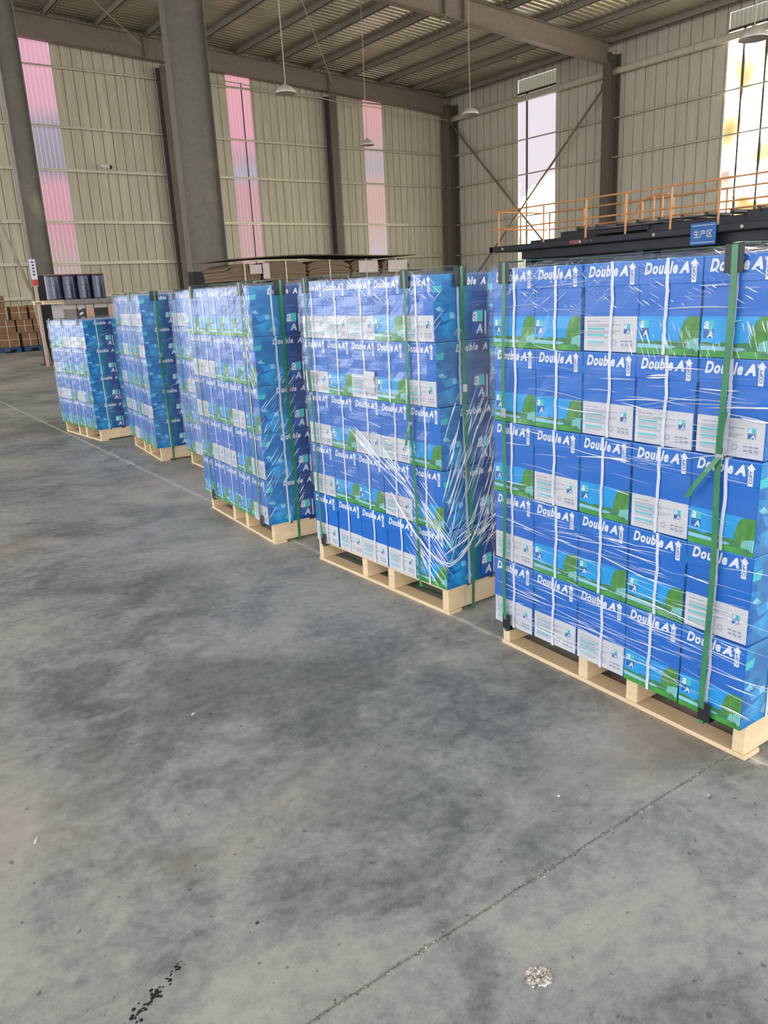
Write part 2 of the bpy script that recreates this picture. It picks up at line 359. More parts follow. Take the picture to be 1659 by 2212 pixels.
ORD = ['zeroth', 'first', 'second', 'third', 'fourth', 'fifth', 'sixth', 'seventh', 'eighth', 'ninth', 'tenth', 'eleventh', 'twelfth', 'thirteenth', 'fourteenth', 'fifteenth', 'sixteenth', 'seventeenth', 'eighteenth']

_tc = {}
def text2d(txt, size=1.0, shear=0.0, bold=0.0, spacing=1.0):
    key = (txt, shear, bold, spacing)
    if key not in _tc:
        cu = bpy.data.curves.new('txt', 'FONT'); cu.body = txt; cu.size = 1.0; cu.shear = shear; cu.offset = bold; cu.space_character = spacing
        cu.resolution_u = 3; cu.fill_mode = 'FRONT'
        ob = bpy.data.objects.new('txt', cu); C.objects.link(ob)
        dg = bpy.context.evaluated_depsgraph_get(); ev = ob.evaluated_get(dg); me = ev.to_mesh()
        vs = [(q.co.x, q.co.y) for q in me.vertices]; fs = [tuple(p.vertices) for p in me.polygons]
        ev.to_mesh_clear(); bpy.data.objects.remove(ob); bpy.data.curves.remove(cu)
        x0 = min(q[0] for q in vs); x1 = max(q[0] for q in vs); y0 = min(q[1] for q in vs); y1 = max(q[1] for q in vs)
        _tc[key] = ([((q[0] - x0) / (x1 - x0), (q[1] - y0) / (y1 - y0)) for q in vs], fs, (x1 - x0) / (y1 - y0))
    return _tc[key]
class Face2D:
    """draws a print on a plane: (u right, v up, e outward)"""
    def __init__(s, mb, org, ux, uy): s.mb = mb; s.o = Vector(org); s.x = Vector(ux); s.y = Vector(uy); s.n = s.x.cross(s.y)
    def p(s, u, v, e): return s.o + s.x * u + s.y * v + s.n * e
    def poly(s, pts, e, mat): s.mb.poly([s.p(u, v, e) for u, v in pts], mat)
    def rect(s, u0, u1, v0, v1, e, mat): s.poly([(u0, v0), (u1, v0), (u1, v1), (u0, v1)], e, mat)
    def text(s, txt, u0, u1, v0, v1, e, mat, rot=False, **kw):
        vs, fs, _ = text2d(txt, **kw)
        if not rot: P = [s.p(u0 + a * (u1 - u0), v0 + b * (v1 - v0), e) for a, b in vs]
        else: P = [s.p(u0 + (1 - b) * (u1 - u0), v0 + a * (v1 - v0), e) for a, b in vs]
        s.mb.mesh(P, fs, mat)

# ------------------------------------------------------------------ hall: floor, walls, roof
XW, YW = 26.75, 30.05
def roofz(x): return 9.60 + .05 * (26.66 - x)          # rafter top
b = MB(); b.poly([(-70, -70, 0), (XW + .3, -70, 0), (XW + .3, YW + .3, 0), (-70, YW + .3, 0)], 'floor')
tag(b.build('floor'), kind='structure')
def panel_profile(a0, a1, pitch, groove, depth, phase=0.0):
    pts = [(a0, 0.0)]; a = math.floor(a0 / pitch) * pitch + phase
    while a < a1:
        if a - groove > a0 and a + groove < a1:
            pts += [(a - groove, 0), (a - groove * .4, depth), (a + groove * .4, depth), (a + groove, 0)]
            for q in (.33, .66):
                m_ = a + pitch * q
                if m_ + .02 < a1: pts += [(m_ - .018, 0), (m_, depth * .22), (m_ + .018, 0)]
        a += pitch
    pts.append((a1, 0.0)); return pts
def sheet(mb, axis, off, a0, a1, z0, ztop, mat, pitch=.36, groove=.016, depth=.013, sgn=1):
    pr = panel_profile(a0, a1, pitch, groove, depth); vs = []; fs = []
    for a, d in pr:
        for z in (z0, ztop(a)):
            vs.append((a, off + sgn * d, z) if axis == 'x' else (off + sgn * d, a, z))
    fs2 = []
    for i in range(len(pr) - 1):
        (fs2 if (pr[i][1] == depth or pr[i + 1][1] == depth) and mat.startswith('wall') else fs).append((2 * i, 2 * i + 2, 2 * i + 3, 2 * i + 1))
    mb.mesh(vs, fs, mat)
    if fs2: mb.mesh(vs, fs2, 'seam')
strips = [(8.03, 9.02, 'pink1'), (15.44, 16.47, 'pink2'), (21.84, 22.86, 'pink3')]
b = MB(); x = -1.0
topz = lambda a: roofz(a) + .22
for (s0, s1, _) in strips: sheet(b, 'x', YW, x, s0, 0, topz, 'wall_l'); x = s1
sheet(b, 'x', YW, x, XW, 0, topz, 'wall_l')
b.box(-1, XW + .1, YW + .06, YW + .09, 0, 9.6, 'wall_l')
for s0, s1, _ in strips: b.poly([(s0, YW + .004, roofz(s0) - .26), (s1, YW + .004, roofz(s1) - .26), (s1, YW + .004, roofz(s1) + .22), (s0, YW + .004, roofz(s0) + .22)], 'wall_l')
tag(b.build('wall_left'), kind='structure')
for i, (s0, s1, m_) in enumerate(strips):
    b = MB(); sheet(b, 'x', YW + .005, s0, s1, 0, lambda a: roofz(a) - .25, m_, .25, .012, .012)
    o = b.build('window_%d' % (i + 1)); tag(o, kind='structure')
    if i == 1:
        c2 = MB(); c2.box(16.06, 16.1, YW - .02, YW + .01, 0, 9.3, 'mullion'); c2.build('mullion', o)
WIN = [(23.56, 25.63, .9, 8.96, 'win1'), (12.7, 16.19, .9, 8.96, 'win2'), (3.4, 6.9, .9, 8.96, 'win2')]  # last window is out of view, added to brighten and warm the hall
b = MB()
ys = [(-1.0, 3.4), (6.9, 12.7), (16.19, 23.56), (25.63, YW)]
zt = lambda a: 9.84
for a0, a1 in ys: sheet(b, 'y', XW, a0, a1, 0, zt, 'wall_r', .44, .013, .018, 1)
for a0, a1, z0, z1, m_ in WIN:
    sheet(b, 'y', XW, a0, a1, 0, lambda a: .9, 'wall_r', .44, .013, .018, 1)
    sheet(b, 'y', XW, a0, a1, 9.5, lambda a: 9.84, 'wall_r', .44, .013, .018, 1)
b.box(XW + .06, XW + .08, -1, YW + .1, 0, .85, 'wall_r')
tag(b.build('wall_right'), kind='structure')
for i, (a0, a1, z0, z1, m_) in enumerate(WIN):
    b = MB(); b.poly([(XW + .02, a0, z0), (XW + .02, a0, z1), (XW + .02, a1, z1), (XW + .02, a1, z0)], m_)
    o = b.build('window_%d' % (i + 4)); tag(o, kind='structure')
    c2 = MB(); c2.poly([(XW + .02, a0, z1), (XW + .02, a0, 9.5), (XW + .02, a1, 9.5), (XW + .02, a1, z1)], 'mesh_pane'); c2.build('mesh_pane', o)
    c2 = MB()
    for y in ((25.11,) if i == 0 else ((15.62, 14.86, 14.0) if i == 1 else (4.2, 5.1, 6.0))): c2.box(XW - .05, XW + .015, y - .03, y + .03, z0, z1, 'mullion')
    c2.box(XW - .05, XW + .015, a0, a1, z1 - .04, z1 + .04, 'mullion'); c2.build('mullion', o)
# ceiling: ribbed steel sheet on purlins
b = MB(); ya, yb = -9.0, YW + .2; pr = []
y = ya
while y < yb:
    pr += [(y, 0), (y + .15, 0), (y + .17, .035), (y + .22, .035), (y + .24, 0)]; y += .25
vs = []; fs = []
for (y, d) in pr:
    for x in (-15.0, XW + .3): vs.append((x, y, roofz(x) + .215 + d))
for i in range(len(pr) - 1): fs.append((2 * i, 2 * i + 2, 2 * i + 3, 2 * i + 1))
b.mesh(vs, fs, 'roof')
b.poly([(-15, ya, roofz(-15) + .3), (XW + .3, ya, roofz(XW) + .3), (XW + .3, yb, roofz(XW) + .3), (-15, yb, roofz(-15) + .3)], 'roof')
tag(b.build('ceiling'), kind='structure')
# eave and gable closers
# purlins
px = [26.3, 24.45, 22.65, 20.9, 19.15, 17.5, 15.85, 14.1, 12.35, 10.6, 8.9, 7.2, 5.5, 3.8, 2.1]
for i, x in enumerate(px):
    b = MB(); z = roofz(x); y0 = 4.0 if x > 12 else 12.0
    b.box(x - .012, x + .012, y0, 30.0, z, z + .21, 'purlin'); b.box(x - .012, x + .075, y0, 30, z, z + .012, 'purlin')
    b.box(x - .075, x + .012, y0, 30, z + .198, z + .21, 'purlin'); b.box(x + .063, x + .075, y0, 30, z, z + .03, 'purlin')
    tag(b.build('roof_purlin'), 'long grey steel roof purlin, %s counted from the right side wall' % ORD[i + 1], 'beam', 'roof purlins')
# rafters
def rafter(y, x0, label, plates):
    b = MB()
    b.ibeam((x0, y, roofz(x0)), (20.5, y, roofz(20.5)), (0, 0, 1), .76, .66, .28, 'rafter')
    b.ibeam((20.5, y, roofz(20.5)), (26.2, y, roofz(26.2)), (0, 0, 1), .66, .72, .28, 'rafter')
    for x in plates: b.box(x - .012, x + .012, y - .14, y + .14, roofz(x) - .74, roofz(x) - .01, 'rafter')
    tag(b.build('roof_rafter'), label, 'beam')
rafter(29.72, 2, 'brown-grey steel rafter running along the top of the strip-windowed wall', (12.2, 19.9))
rafter(20.6, 2, 'large brown-grey steel rafter sloping down to the right side wall column', (18.2, 19.0, 13.9))
# columns
def hcol(x, y, dx, dy, h, web, mat, label):
    b = MB(); t = .018
    if web == 'x':
        b.box(x - dx / 2, x - dx / 2 + t, y - dy / 2, y + dy / 2, 0, h, mat); b.box(x + dx / 2 - t, x + dx / 2, y - dy / 2, y + dy / 2, 0, h, mat)
        b.box(x - dx / 2 + t, x + dx / 2 - t, y - .007, y + .007, 0, h, mat)
    else:
        b.box(x - dx / 2, x + dx / 2, y - dy / 2, y - dy / 2 + t, 0, h, mat); b.box(x - dx / 2, x + dx / 2, y + dy / 2 - t, y + dy / 2, 0, h, mat)
        b.box(x - .007, x + .007, y - dy / 2 + t, y + dy / 2 - t, 0, h, mat)
    b.box(x - dx / 2 - .08, x + dx / 2 + .08, y - dy / 2 - .08, y + dy / 2 + .08, 0, .02, mat)
    tag(b.build('steel_column'), label, 'column')
hcol(9.56, 20.6, 1.06, .32, roofz(9.56) - .78, 'x', 'column', 'broad dusty steel column in mid hall with black-painted foot')
hcol(5.26, 20.6, .48, .34, roofz(5.26) - .78, 'x', 'column', 'dusty steel column at far left with black-painted foot')
hcol(12.78, 29.7, .34, .40, 9.42, 'y', 'column_dark', 'slim dark wind column between the first and second pink window strips')
hcol(19.95, 29.7, .34, .40, 9.12, 'y', 'column_dark', 'slim dark wind column between the second and third pink window strips')
hcol(26.42, 29.6, .56, .5, 9.3, 'x', 'column_dark', 'dark steel column standing in the far corner of the hall')
hcol(26.42, 20.6, .56, .36, 9.3, 'x', 'column_dark', 'grey steel column on the right side wall between two bright windows')
# girts
gz = [1.66, 2.78, 4.17, 5.86, 7.24, 9.08]
for i, z in enumerate(gz):
    b = MB(); y = YW - .02
    z1 = z if z < 9 else z + .0
    b.box(2, 26.6, y - .14, y, z - .004, z + .004, 'girt'); b.box(2, 26.6, y - .14, y - .132, z - .045, z + .004, 'girt'); b.box(2, 26.6, y - .006, y, z, z + .06, 'girt')
    tag(b.build('wall_girt'), 'thin pale girt along the strip-windowed wall, %s from the floor' % ORD[i + 1], 'beam', 'girts on the strip-windowed wall')
gz2 = [1.66, 2.78, 4.15, 5.82, 7.18, 8.86]
for i, z in enumerate(gz2):
    b = MB(); x = XW - .01; hh = .05 if i < 5 else .26
    b.box(x - .14, x, 6, 29.9, z - .004, z + .004, 'girt'); b.box(x - .14, x - .132, 6, 29.9, z - hh, z + .004, 'girt')
    if i == 5: b.box(x - .3, x - .14, 6, 29.9, z - .26, z - .1, 'girt')
    tag(b.build('wall_girt'), 'grey girt along the bright-windowed right wall, %s from the floor' % ORD[i + 1], 'beam', 'girts on the right wall')
# wind braces on the right wall
for p, q, lab in (((26.45, 29.6, 8.55), (26.45, 20.9, .1), 'diagonal brace pipe dropping from the far corner column top'), ((26.38, 20.9, 8.25), (26.38, 29.6, .3), 'diagonal brace pipe rising to the right wall column top')):
    b = MB(); b.tube([p, q], .045, 'brace', 8); b.box(p[0] - .1, p[0] + .1, p[1] - .06, p[1] + .06, p[2] - .12, p[2] + .12, 'brace')
    tag(b.build('wind_brace'), lab, 'brace')
for p, q, lab in (((12.8, 20.7, 9.95), (20.0, 29.5, 9.55), 'thin diagonal tie rod under the roof right of the mid-hall column'), ((4.6, 20.7, 10.4), (12.0, 29.4, 9.95), 'thin diagonal tie rod under the roof left of the mid-hall column')):
    b = MB(); b.tube([p, q], .018, 'cord', 6); tag(b.build('tie_rod'), lab, 'rod')
b = MB(); b.tube([(12.9 + i * .7, 29.45, 9.22 - i * .032 - .03 * math.sin(i * 1.3)) for i in range(20)], .018, 'cord', 6)
tag(b.build('electrical_conduit'), 'thin pale conduit running under the rafter of the strip-windowed wall', 'conduit')

# ------------------------------------------------------------------ pendant lamps
def lamp(x, y, z, r, label, zc=None):
    t = empty('pendant_lamp', (x, y, z)); tag(t, label, 'lamp', 'pendant lamps')
    b = MB(); b.lathe([(.0, .20), (.035, .20), (.05, .165), (r * .42, .150), (r * .68, .115), (r * .86, .065), (r, 0), (r * .985, -.004), (r * .82, .055), (r * .6, .10), (.0, .13)], 'lampshade', 28); b.build('lamp_shade', t, smooth=True)
    b = MB(); b.lathe([(0, .075), (.07, .08), (.085, .11), (.07, .14)], 'lampin', 16); b.build('bulb', t, smooth=True)
    top = (roofz(x) + .0) - z
    b = MB(); b.tube([(0, 0, .19), (.01, 0, .3), (0, .015, top * .35), (.012, 0, top * .7), (0, 0, top)], .011, 'cord', 6); b.build('cord', t)
lamp(9.96, 16.56, 5.66, .235, 'grey pendant lamp hanging left, in front of the second pink strip')
lamp(16.38, 22.37, 5.90, .235, 'smallest grey pendant lamp, hanging before the third pink strip')
lamp(16.04, 17.14, 5.82, .235, 'grey pendant lamp hanging near the far corner column')
lamp(13.55, 7.77, 5.02, .235, 'grey pendant lamp hanging before the amber window at far right')

# ------------------------------------------------------------------ CCTV
t = empty('security_camera', (10.38, 29.85, 5.9)); tag(t, 'small white security camera on a girt of the strip-windowed wall', 'camera')
b = MB(); b.tube([(-.22, -.1, .14), (.02, -.3, .07)], .075, 'cam_white', 12); b.tube([(.02, -.3, .07), (.035, -.32, .065)], .07, 'black', 12); b.build('housing', t)
b = MB(); b.tube([(-.08, -.16, .08), (-.08, -.08, -.12), (-.08, .0, -.14)], .02, 'cam_white', 6); b.build('bracket', t)

# ------------------------------------------------------------------ machine with platform railings (right, behind the stacks)
t = empty('conveyor_machine', (17, 12, 0)); tag(t, 'long charcoal production machine behind the nearest stacks, railed in orange', 'machine')
def mpart(name, boxes, mat='mach', bev=.0):
    b = MB()
    for bx in boxes: b.bevbox(bx[0] - 17, bx[1] - 17, bx[2] - 12, bx[3] - 12, bx[4], bx[5], .015, mat)
    return b.build(name, t)
mpart('fascia_beam', [(17.0, 17.12, 5.0, 17.45, 2.27, 2.42), (19.2, 19.3, 5, 17.45, 2.27, 2.42), (17.0, 19.3, 17.3, 17.42, 2.27, 2.42)])
mpart('platform_deck', [(17.12, 19.2, 5.0, 17.3, 2.36, 2.39)])
mpart('lower_frame', [(17.25, 17.45, 5.0, 16.4, 2.02, 2.26), (17.5, 19.0, 6.5, 9.2, 1.1, 2.0), (17.5, 19.0, 12.2, 16.3, .4, 2.1), (17.45, 18.9, 9.3, 12.0, 1.55, 2.04)])
mpart('support_leg', [(17.3, 17.5, 16.1, 16.3, 0, 2.05)]); mpart('support_leg', [(17.3, 17.5, 12.4, 12.6, 0, 2.05)]); mpart('support_leg', [(17.3, 17.5, 8.2, 8.4, 0, 2.05)]); mpart('support_leg', [(17.3, 17.5, 5.2, 5.4, 0, 2.05)])
mpart('roller_housing', [(17.5, 18.6, 14.0, 16.3, 2.39, 2.52), (17.5, 18.6, 12.4, 15.2, 2.50, 2.66), (17.55, 18.5, 9.9, 12.5, 2.39, 2.62), (17.5, 18.4, 9.2, 9.9, 2.39, 2.70), (17.5, 18.5, 5.2, 9.2, 2.39, 2.60)])
mpart('cover', [(17.4, 18.6, 12.0, 14.2, 2.62, 2.66)], 'mach_l'); mpart('cover', [(17.3, 17.5, 10.9, 12.0, 2.66, 2.69)], 'mach_l'); mpart('cover', [(17.3, 17.5, 5.4, 8.9, 2.56, 2.70)], 'mach_l')
for i in range(9):
    b = MB(); y = 9.6 + i * .62 - 12; b.tube([(.45, y, 2.70), (1.4, y, 2.70)], .055, 'mach', 10); b.tube([(.40, y, 2.70), (.45, y, 2.70)], .02, 'mach_l', 8); b.build('roller', t)
for y in (16.9, 14.1, 11.9, 9.7, 8.0): b = MB(); b.box(-.012, -.001, y - 12 - .03, y - 12 + .03, 2.31, 2.37, 'cam_white'); b.build('bolt_plate', t)
b = MB(); F = Face2D(b, (-.004, 14.45 - 12, 2.29), (0, -1, 0), (0, 0, 1)); F.rect(0, .36, .01, .10, .001, 'red'); F.rect(.03, .33, .03, .08, .0015, 'mach_l'); F.text('A4-4', .40, .74, .02, .10, .002, 'mach_l', shear=.2, bold=.01); b.build('name_plate', t)
def railing(pts_posts, rails, label, x):
    r = empty('guard_railing', (x, 12, 2.4)); tag(r, label, 'railing')
    for (px_, py_) in pts_posts:
        b = MB(); b.tube([(px_ - x, py_ - 12, 0), (px_ - x, py_ - 12, .96)], .026, 'orange', 8); b.build('post', r)
    for pa, pb in rails:
        b = MB(); b.tube([(pa[0] - x, pa[1] - 12, pa[2] - 2.4), (pb[0] - x, pb[1] - 12, pb[2] - 2.4)], .022, 'orange', 8); b.build('rail', r)
railing([(17.05, y) for y in (17.1, 15.4, 13.97, 12.75, 11.5, 10.3, 9.0, 7.7, 6.4)],
        [((17.05, 5.4, 3.37), (17.05, 17.5, 3.37)), ((17.05, 5.4, 2.89), (17.05, 17.5, 2.89))], 'orange guard railing along the near edge of the machine platform', 17.05)
railing([(19.2, y) for y in (17.1, 15.8, 14.4, 12.9, 11.4, 9.9, 8.4)],
        [((19.2, 7, 3.37), (19.2, 17.1, 3.37)), ((19.2, 7, 2.89), (19.2, 17.1, 2.89))], 'orange guard railing along the rear edge of the machine platform', 19.2)
railing([(18.1, 17.25)], [((17.05, 17.2, 3.36), (19.2, 17.2, 3.36)), ((17.05, 17.2, 2.89), (19.2, 17.2, 2.89))], 'short orange guard railing closing the far end of the machine platform', 18.1)
r = empty('access_ladder', (18.3, 13.2, 2.4)); tag(r, 'small orange gate and sloping stair rail in the middle of the machine platform', 'ladder')
for (dy, h_) in ((0, .85), (-.35, .95), (-.6, .95)):
    b = MB(); b.tube([(0, dy, 0), (0, dy, h_)], .03, 'orange', 8); b.build('post', r)
b = MB(); b.tube([(0, .05, .85), (0, -.35, .95), (0, -.75, .95)], .03, 'orange', 8); b.build('top_rail', r)
b = MB(); b.tube([(0, .7, 0), (0, .0, .85)], .02, 'orange', 8); b.build('stair_rail', r)
b = MB(); b.tube([(0, .1, .12), (0, -.7, .12)], .03, 'orange', 8); b.build('bottom_rail', r)
# hanging sign
t = empty('hanging_sign', (16.95, 10.58, 2.02)); tag(t, 'blue rectangular sign with white Chinese characters on the machine beam', 'sign')
b = MB(); b.bevbox(-.012, .012, -.31, .31, 0, .47, .004, 'signblue'); board = b.build('board', t)
b = MB(); F = Face2D(b, (-.013, .31, 0), (0, -1, 0), (0, 0, 1))
F.text('生产区', .08, .54, .15, .32, .001, 'white', bold=.012); F.rect(.02, .60, .045, .06, .001, 'white'); F.rect(.02, .60, .41, .425, .001, 'white'); b.build('lettering', board)

# ------------------------------------------------------------------ carton (paper box) kit
CW, CL, CH, LIDH = .207, .300, .2655, .070
def logo(F, u, v, w, h, e, big=False):
    F.rect(u, u + w, v, v + h * .40, e, 'logo_blue')
    F.rect(u, u + w, v + h * .52, v + h, e, 'teal' if big else 'teal')
    F.rect(u, u + w * .42, v + h * .52, v + h, e + .0002, 'logo_blue' if big else 'sky')
    F.text('a', u + w * .02, u + w * .52, v + h * .53, v + h * .97, e + .0005, 'white', shear=.2, bold=.03)
    F.text('A', u + w * .34, u + w * .98, v + h * .02, v + h * .42, e + .0005, 'white', shear=.15, bold=.03)
    F.rect(u, u + w, v + h * .42, v + h * .51, e, 'ink'); F.text('Double A', u + w * .06, u + w * .9, v + h * .43, v + h * .50, e + .0004, 'halfwhite', shear=.2)
def rnd_tree(F, u0, u1, v0, v1, e):
    pts = [(u0 + .02 * (u1 - u0), v0 + .30 * (v1 - v0)), (u0 - .02 * (u1 - u0), v0 + .42 * (v1 - v0)), (u0 + .06 * (u1 - u0), v0 + .55 * (v1 - v0)), (u0 + .10 * (u1 - u0), v0 + .70 * (v1 - v0)), (u0 + .22 * (u1 - u0), v0 + .86 * (v1 - v0)), (u0 + .42 * (u1 - u0), v1), (u1, v1), (u1, v0 + .05 * (v1 - v0)), (u0 + .85 * (u1 - u0), v0 + .02 * (v1 - v0)), (u0 + .5 * (u1 - u0), v0 + .14 * (v1 - v0))]
    F.poly(pts, e, 'tree')
def front_print(mb, org, ux, kind, w):
    F = Face2D(mb, org, ux, (0, 0, 1)); ph = CH * .405
    g = random.Random(3)
    if kind == 'forest':
        F.rect(0, w, 0, ph, .0003, 'sky')
        top = [(w * i / 22, ph * (.34 + .035 * g.random() + .02 * math.sin(i))) for i in range(23)]
        F.poly([(0, 0), (w, 0)] + top[::-1], .0005, 'treeline')
        F.poly([(0, ph * .17), (w * .55, ph * .16), (w * .66, ph * .21), (w * .6, ph * .25), (0, ph * .28)], .0007, 'water')
        gt = [(w * i / 16, ph * (.15 + .02 * g.random())) for i in range(17)]
        F.poly([(0, 0), (w, 0)] + gt[::-1], .0009, 'grass')
        rnd_tree(F, w * .70, w, ph * .12, ph * 1.0, .0011)
        F.poly([(w * .80, ph * .2), (w * .99, ph * .12), (w, ph * .46), (w * .92, ph * .44), (w * .83, ph * .38)], .0012, 'trunkblue')
        for i in range(6): u = w * (.82 + .028 * i); F.poly([(u, ph * .13), (u + .0018, ph * .13), (u + .0016, ph * .44), (u + .0004, ph * .44)], .0013, 'tree')
        F.poly([(w * .84, ph * .08), (w * .95, ph * .06), (w * .94, ph * .17), (w * .88, ph * .2)], .0014, 'treeline')
        logo(F, w * .035, ph * .46, w * .15, ph * .44, .0007)
    else:
        F.rect(w * .01, w * .985, .002, ph, .0003, 'panel')
        F.text('Double A Quality', w * .07, w * .31, ph * .83, ph * .88, .0005, 'ink', shear=.2)
        for i in range(2): F.rect(w * .07, w * (.70 - .14 * i), ph * (.755 - .045 * i), ph * (.77 - .045 * i), .0005, 'inkgrey')
        for j, vv in enumerate((.63, .45, .25)):
            F.rect(w * .07, w * .40, ph * vv, ph * (vv + .045), .0005, 'teal')
            for i in range(3 if j != 1 else 2): F.rect(w * .07, w * ((.70, .52, .46)[j] - .05 * i), ph * (vv - .03 - .037 * i), ph * (vv - .018 - .037 * i), .0005, 'inkgrey')
        F.rect(w * .07, w * .25, ph * .07, ph * .08, .0005, 'inkgrey')
        logo(F, w * .755, ph * .52, w * .11, ph * .27, .0006)
        for i in range(6):
            a = i * math.pi / 3; cx_, cy_ = w * .58 + .0075 * math.cos(a), ph * .27 + .0075 * math.sin(a)
            F.poly([(cx_ + .0034 * math.cos(a + q), cy_ + .0034 * math.sin(a + q)) for q in (0, 1.57, 3.14, 4.7)], .0005, 'inkgrey')
            F.poly([(cx_ + .0018 * math.cos(a + q), cy_ + .0018 * math.sin(a + q)) for q in (0, 1.57, 3.14, 4.7)], .0007, 'panel')
        for i, tx in enumerate(('A4', '5', '500')):
            u0 = w * (.70 + .075 * i); F.rect(u0, u0 + w * .068, ph * .14, ph * .28, .0005, 'halfwhite'); F.rect(u0, u0 + w * .065, ph * .145, ph * .275, .0006, 'panel')
            F.text(tx, u0 + w * .008, u0 + w * .058, ph * .17, ph * .25, .0008, 'ink'); F.rect(u0, u0 + w * .06, ph * .30, ph * .33, .0005, 'inkgrey')
def side_print(mb, org, ux, l):
    F = Face2D(mb, org, ux, (0, 0, 1)); h = CH
    F.rect(0, l, 0, h * .74, .0003, 'side')
    F.poly([(.0, h * .62), (l * .12, h * .60), (l * .22, h * .47), (l * .15, h * .44), (0, h * .50)], .0006, 'side_mid')
    F.poly([(l * .02, h * .50), (l * .10, h * .53), (l * .19, h * .45), (l * .09, h * .45)], .0008, 'side_hi')
    F.poly([(l * .09, h * .42), (l * .36, h * .44), (l * .42, h * .34), (l * .16, h * .30)], .0008, 'side_mid')
    F.poly([(l * .27, h * .43), (l * .36, h * .43), (l * .40, h * .35), (l * .30, h * .33)], .0010, 'side_hi')
    F.poly([(0, h * .22), (l * .2, h * .26), (l * .50, h * .38), (l * .56, h * .24), (l * .50, h * .0), (l * .28, h * .0)], .0006, 'side_mid')
    F.poly([(l * .34, h * .10), (l * .45, h * .22), (l * .50, h * .13), (l * .44, h * .03)], .0009, 'side_hi')
    for i, (a_, m_) in enumerate(((.60, 'Double A'), (.57, 'World Quality Paper'), (.51, 'A4 210x297mm'), (.48, '80gsm'), (.44, '500 sheets x 5 reams'))):
        F.text(m_, l * .70, l * (.80, .93, .86, .78, .92)[i], h * (a_ - .004), h * (a_ + .012), .0006, 'halfwhite')
    logo(F, l * .70, h * .07, l * .21, h * .36, .0006, True)
    F.rect(l * .945, l * .975, h * .05, h * .42, .0008, 'panel')
def make_body(kind):
    b = MB(); w, l, h = CW, CL, CH
    b.bevbox(-l / 2, l / 2, -w / 2, w / 2, 0, h - .004, .003, 'blue')
    front_print(b, (-l / 2, w / 2, 0), (0, -1, 0), kind, w); front_print(b, (l / 2, -w / 2, 0), (0, 1, 0), kind, w)
    side_print(b, (-l / 2, -w / 2, 0), (1, 0, 0), l); side_print(b, (l / 2, w / 2, 0), (-1, 0, 0), l)
    me = bpy.data.meshes.new('body'); me.from_pydata(b.v, [], b.f)
    for m_ in b.mats: me.materials.append(M[m_])
    me.polygons.foreach_set('material_index', b.mi); me.update(); return me
def lid_front(mb, org, ux, w):
    F = Face2D(mb, org, ux, (0, 0, 1)); h = LIDH
    F.text('Double', w * .09, w * .625, h * .40, h * .88, .0006, 'white', shear=.26, bold=.042, spacing=1.14)
    F.text('A', w * .645, w * .80, h * .40, h * .84, .0006, 'white', shear=.26, bold=.055)
    F.text('TM', w * .80, w * .845, h * .77, h * .84, .0006, 'white')
    F.text('A4 210x297mm | 80gsm | 500sheets', w * .18, w * .72, h * .22, h * .29, .0006, 'halfwhite')
    u = w * .872
    F.poly([(u - .0075, h * .04), (u + .0075, h * .04), (u + .0075, h * .72), (u + .013, h * .72), (u, h * .94), (u - .013, h * .72), (u - .0075, h * .72)], .0006, 'white')
    F.text('COPY', u - .0048, u + .0048, h * .14, h * .66, .0009, 'ink', rot=True, bold=.02)
def lid_side(mb, org, ux, l):
    F = Face2D(mb, org, ux, (0, 0, 1)); h = LIDH
    F.rect(0, l, 0, h, .0003, 'side')
    F.poly([(0, h * .4), (l * .12, h * .5), (l * .30, h * .9), (l * .2, h), (0, h)], .0006, 'side_mid'); F.poly([(0, 0), (l * .13, 0), (l * .15, h * .42), (0, h * .36)], .0008, 'teal')
    F.text('Double', l * .36, l * .78, h * .34, h * .80, .0008, 'white', shear=.26, bold=.05, spacing=1.2)
    F.text('A', l * .86, l * .96, h * .34, h * .76, .0008, 'white', shear=.26, bold=.055)
def make_lid():
    b = MB(); w, l = CW + .0042, CL + .005; z0 = CH - LIDH
    b.bevbox(-l / 2, l / 2, -w / 2, w / 2, z0, CH, .0025, 'blue')
    lid_front(b, (-l / 2, w / 2, z0), (0, -1, 0), w); lid_front(b, (l / 2, -w / 2, z0), (0, 1, 0), w)
    lid_side(b, (-l / 2, -w / 2, z0), (1, 0, 0), l); lid_side(b, (l / 2, w / 2, z0), (-1, 0, 0), l)
    for z in (CH - .002,):
        b.box(-l / 2 - .0007, l / 2 + .0007, -w / 2 - .0007, w / 2 + .0007, z - .0006, z + .0006, 'blue_edge')
    me = bpy.data.meshes.new('lid'); me.from_pydata(b.v, [], b.f)
    for m_ in b.mats: me.materials.append(M[m_])
    me.polygons.foreach_set('material_index', b.mi); me.update(); return me
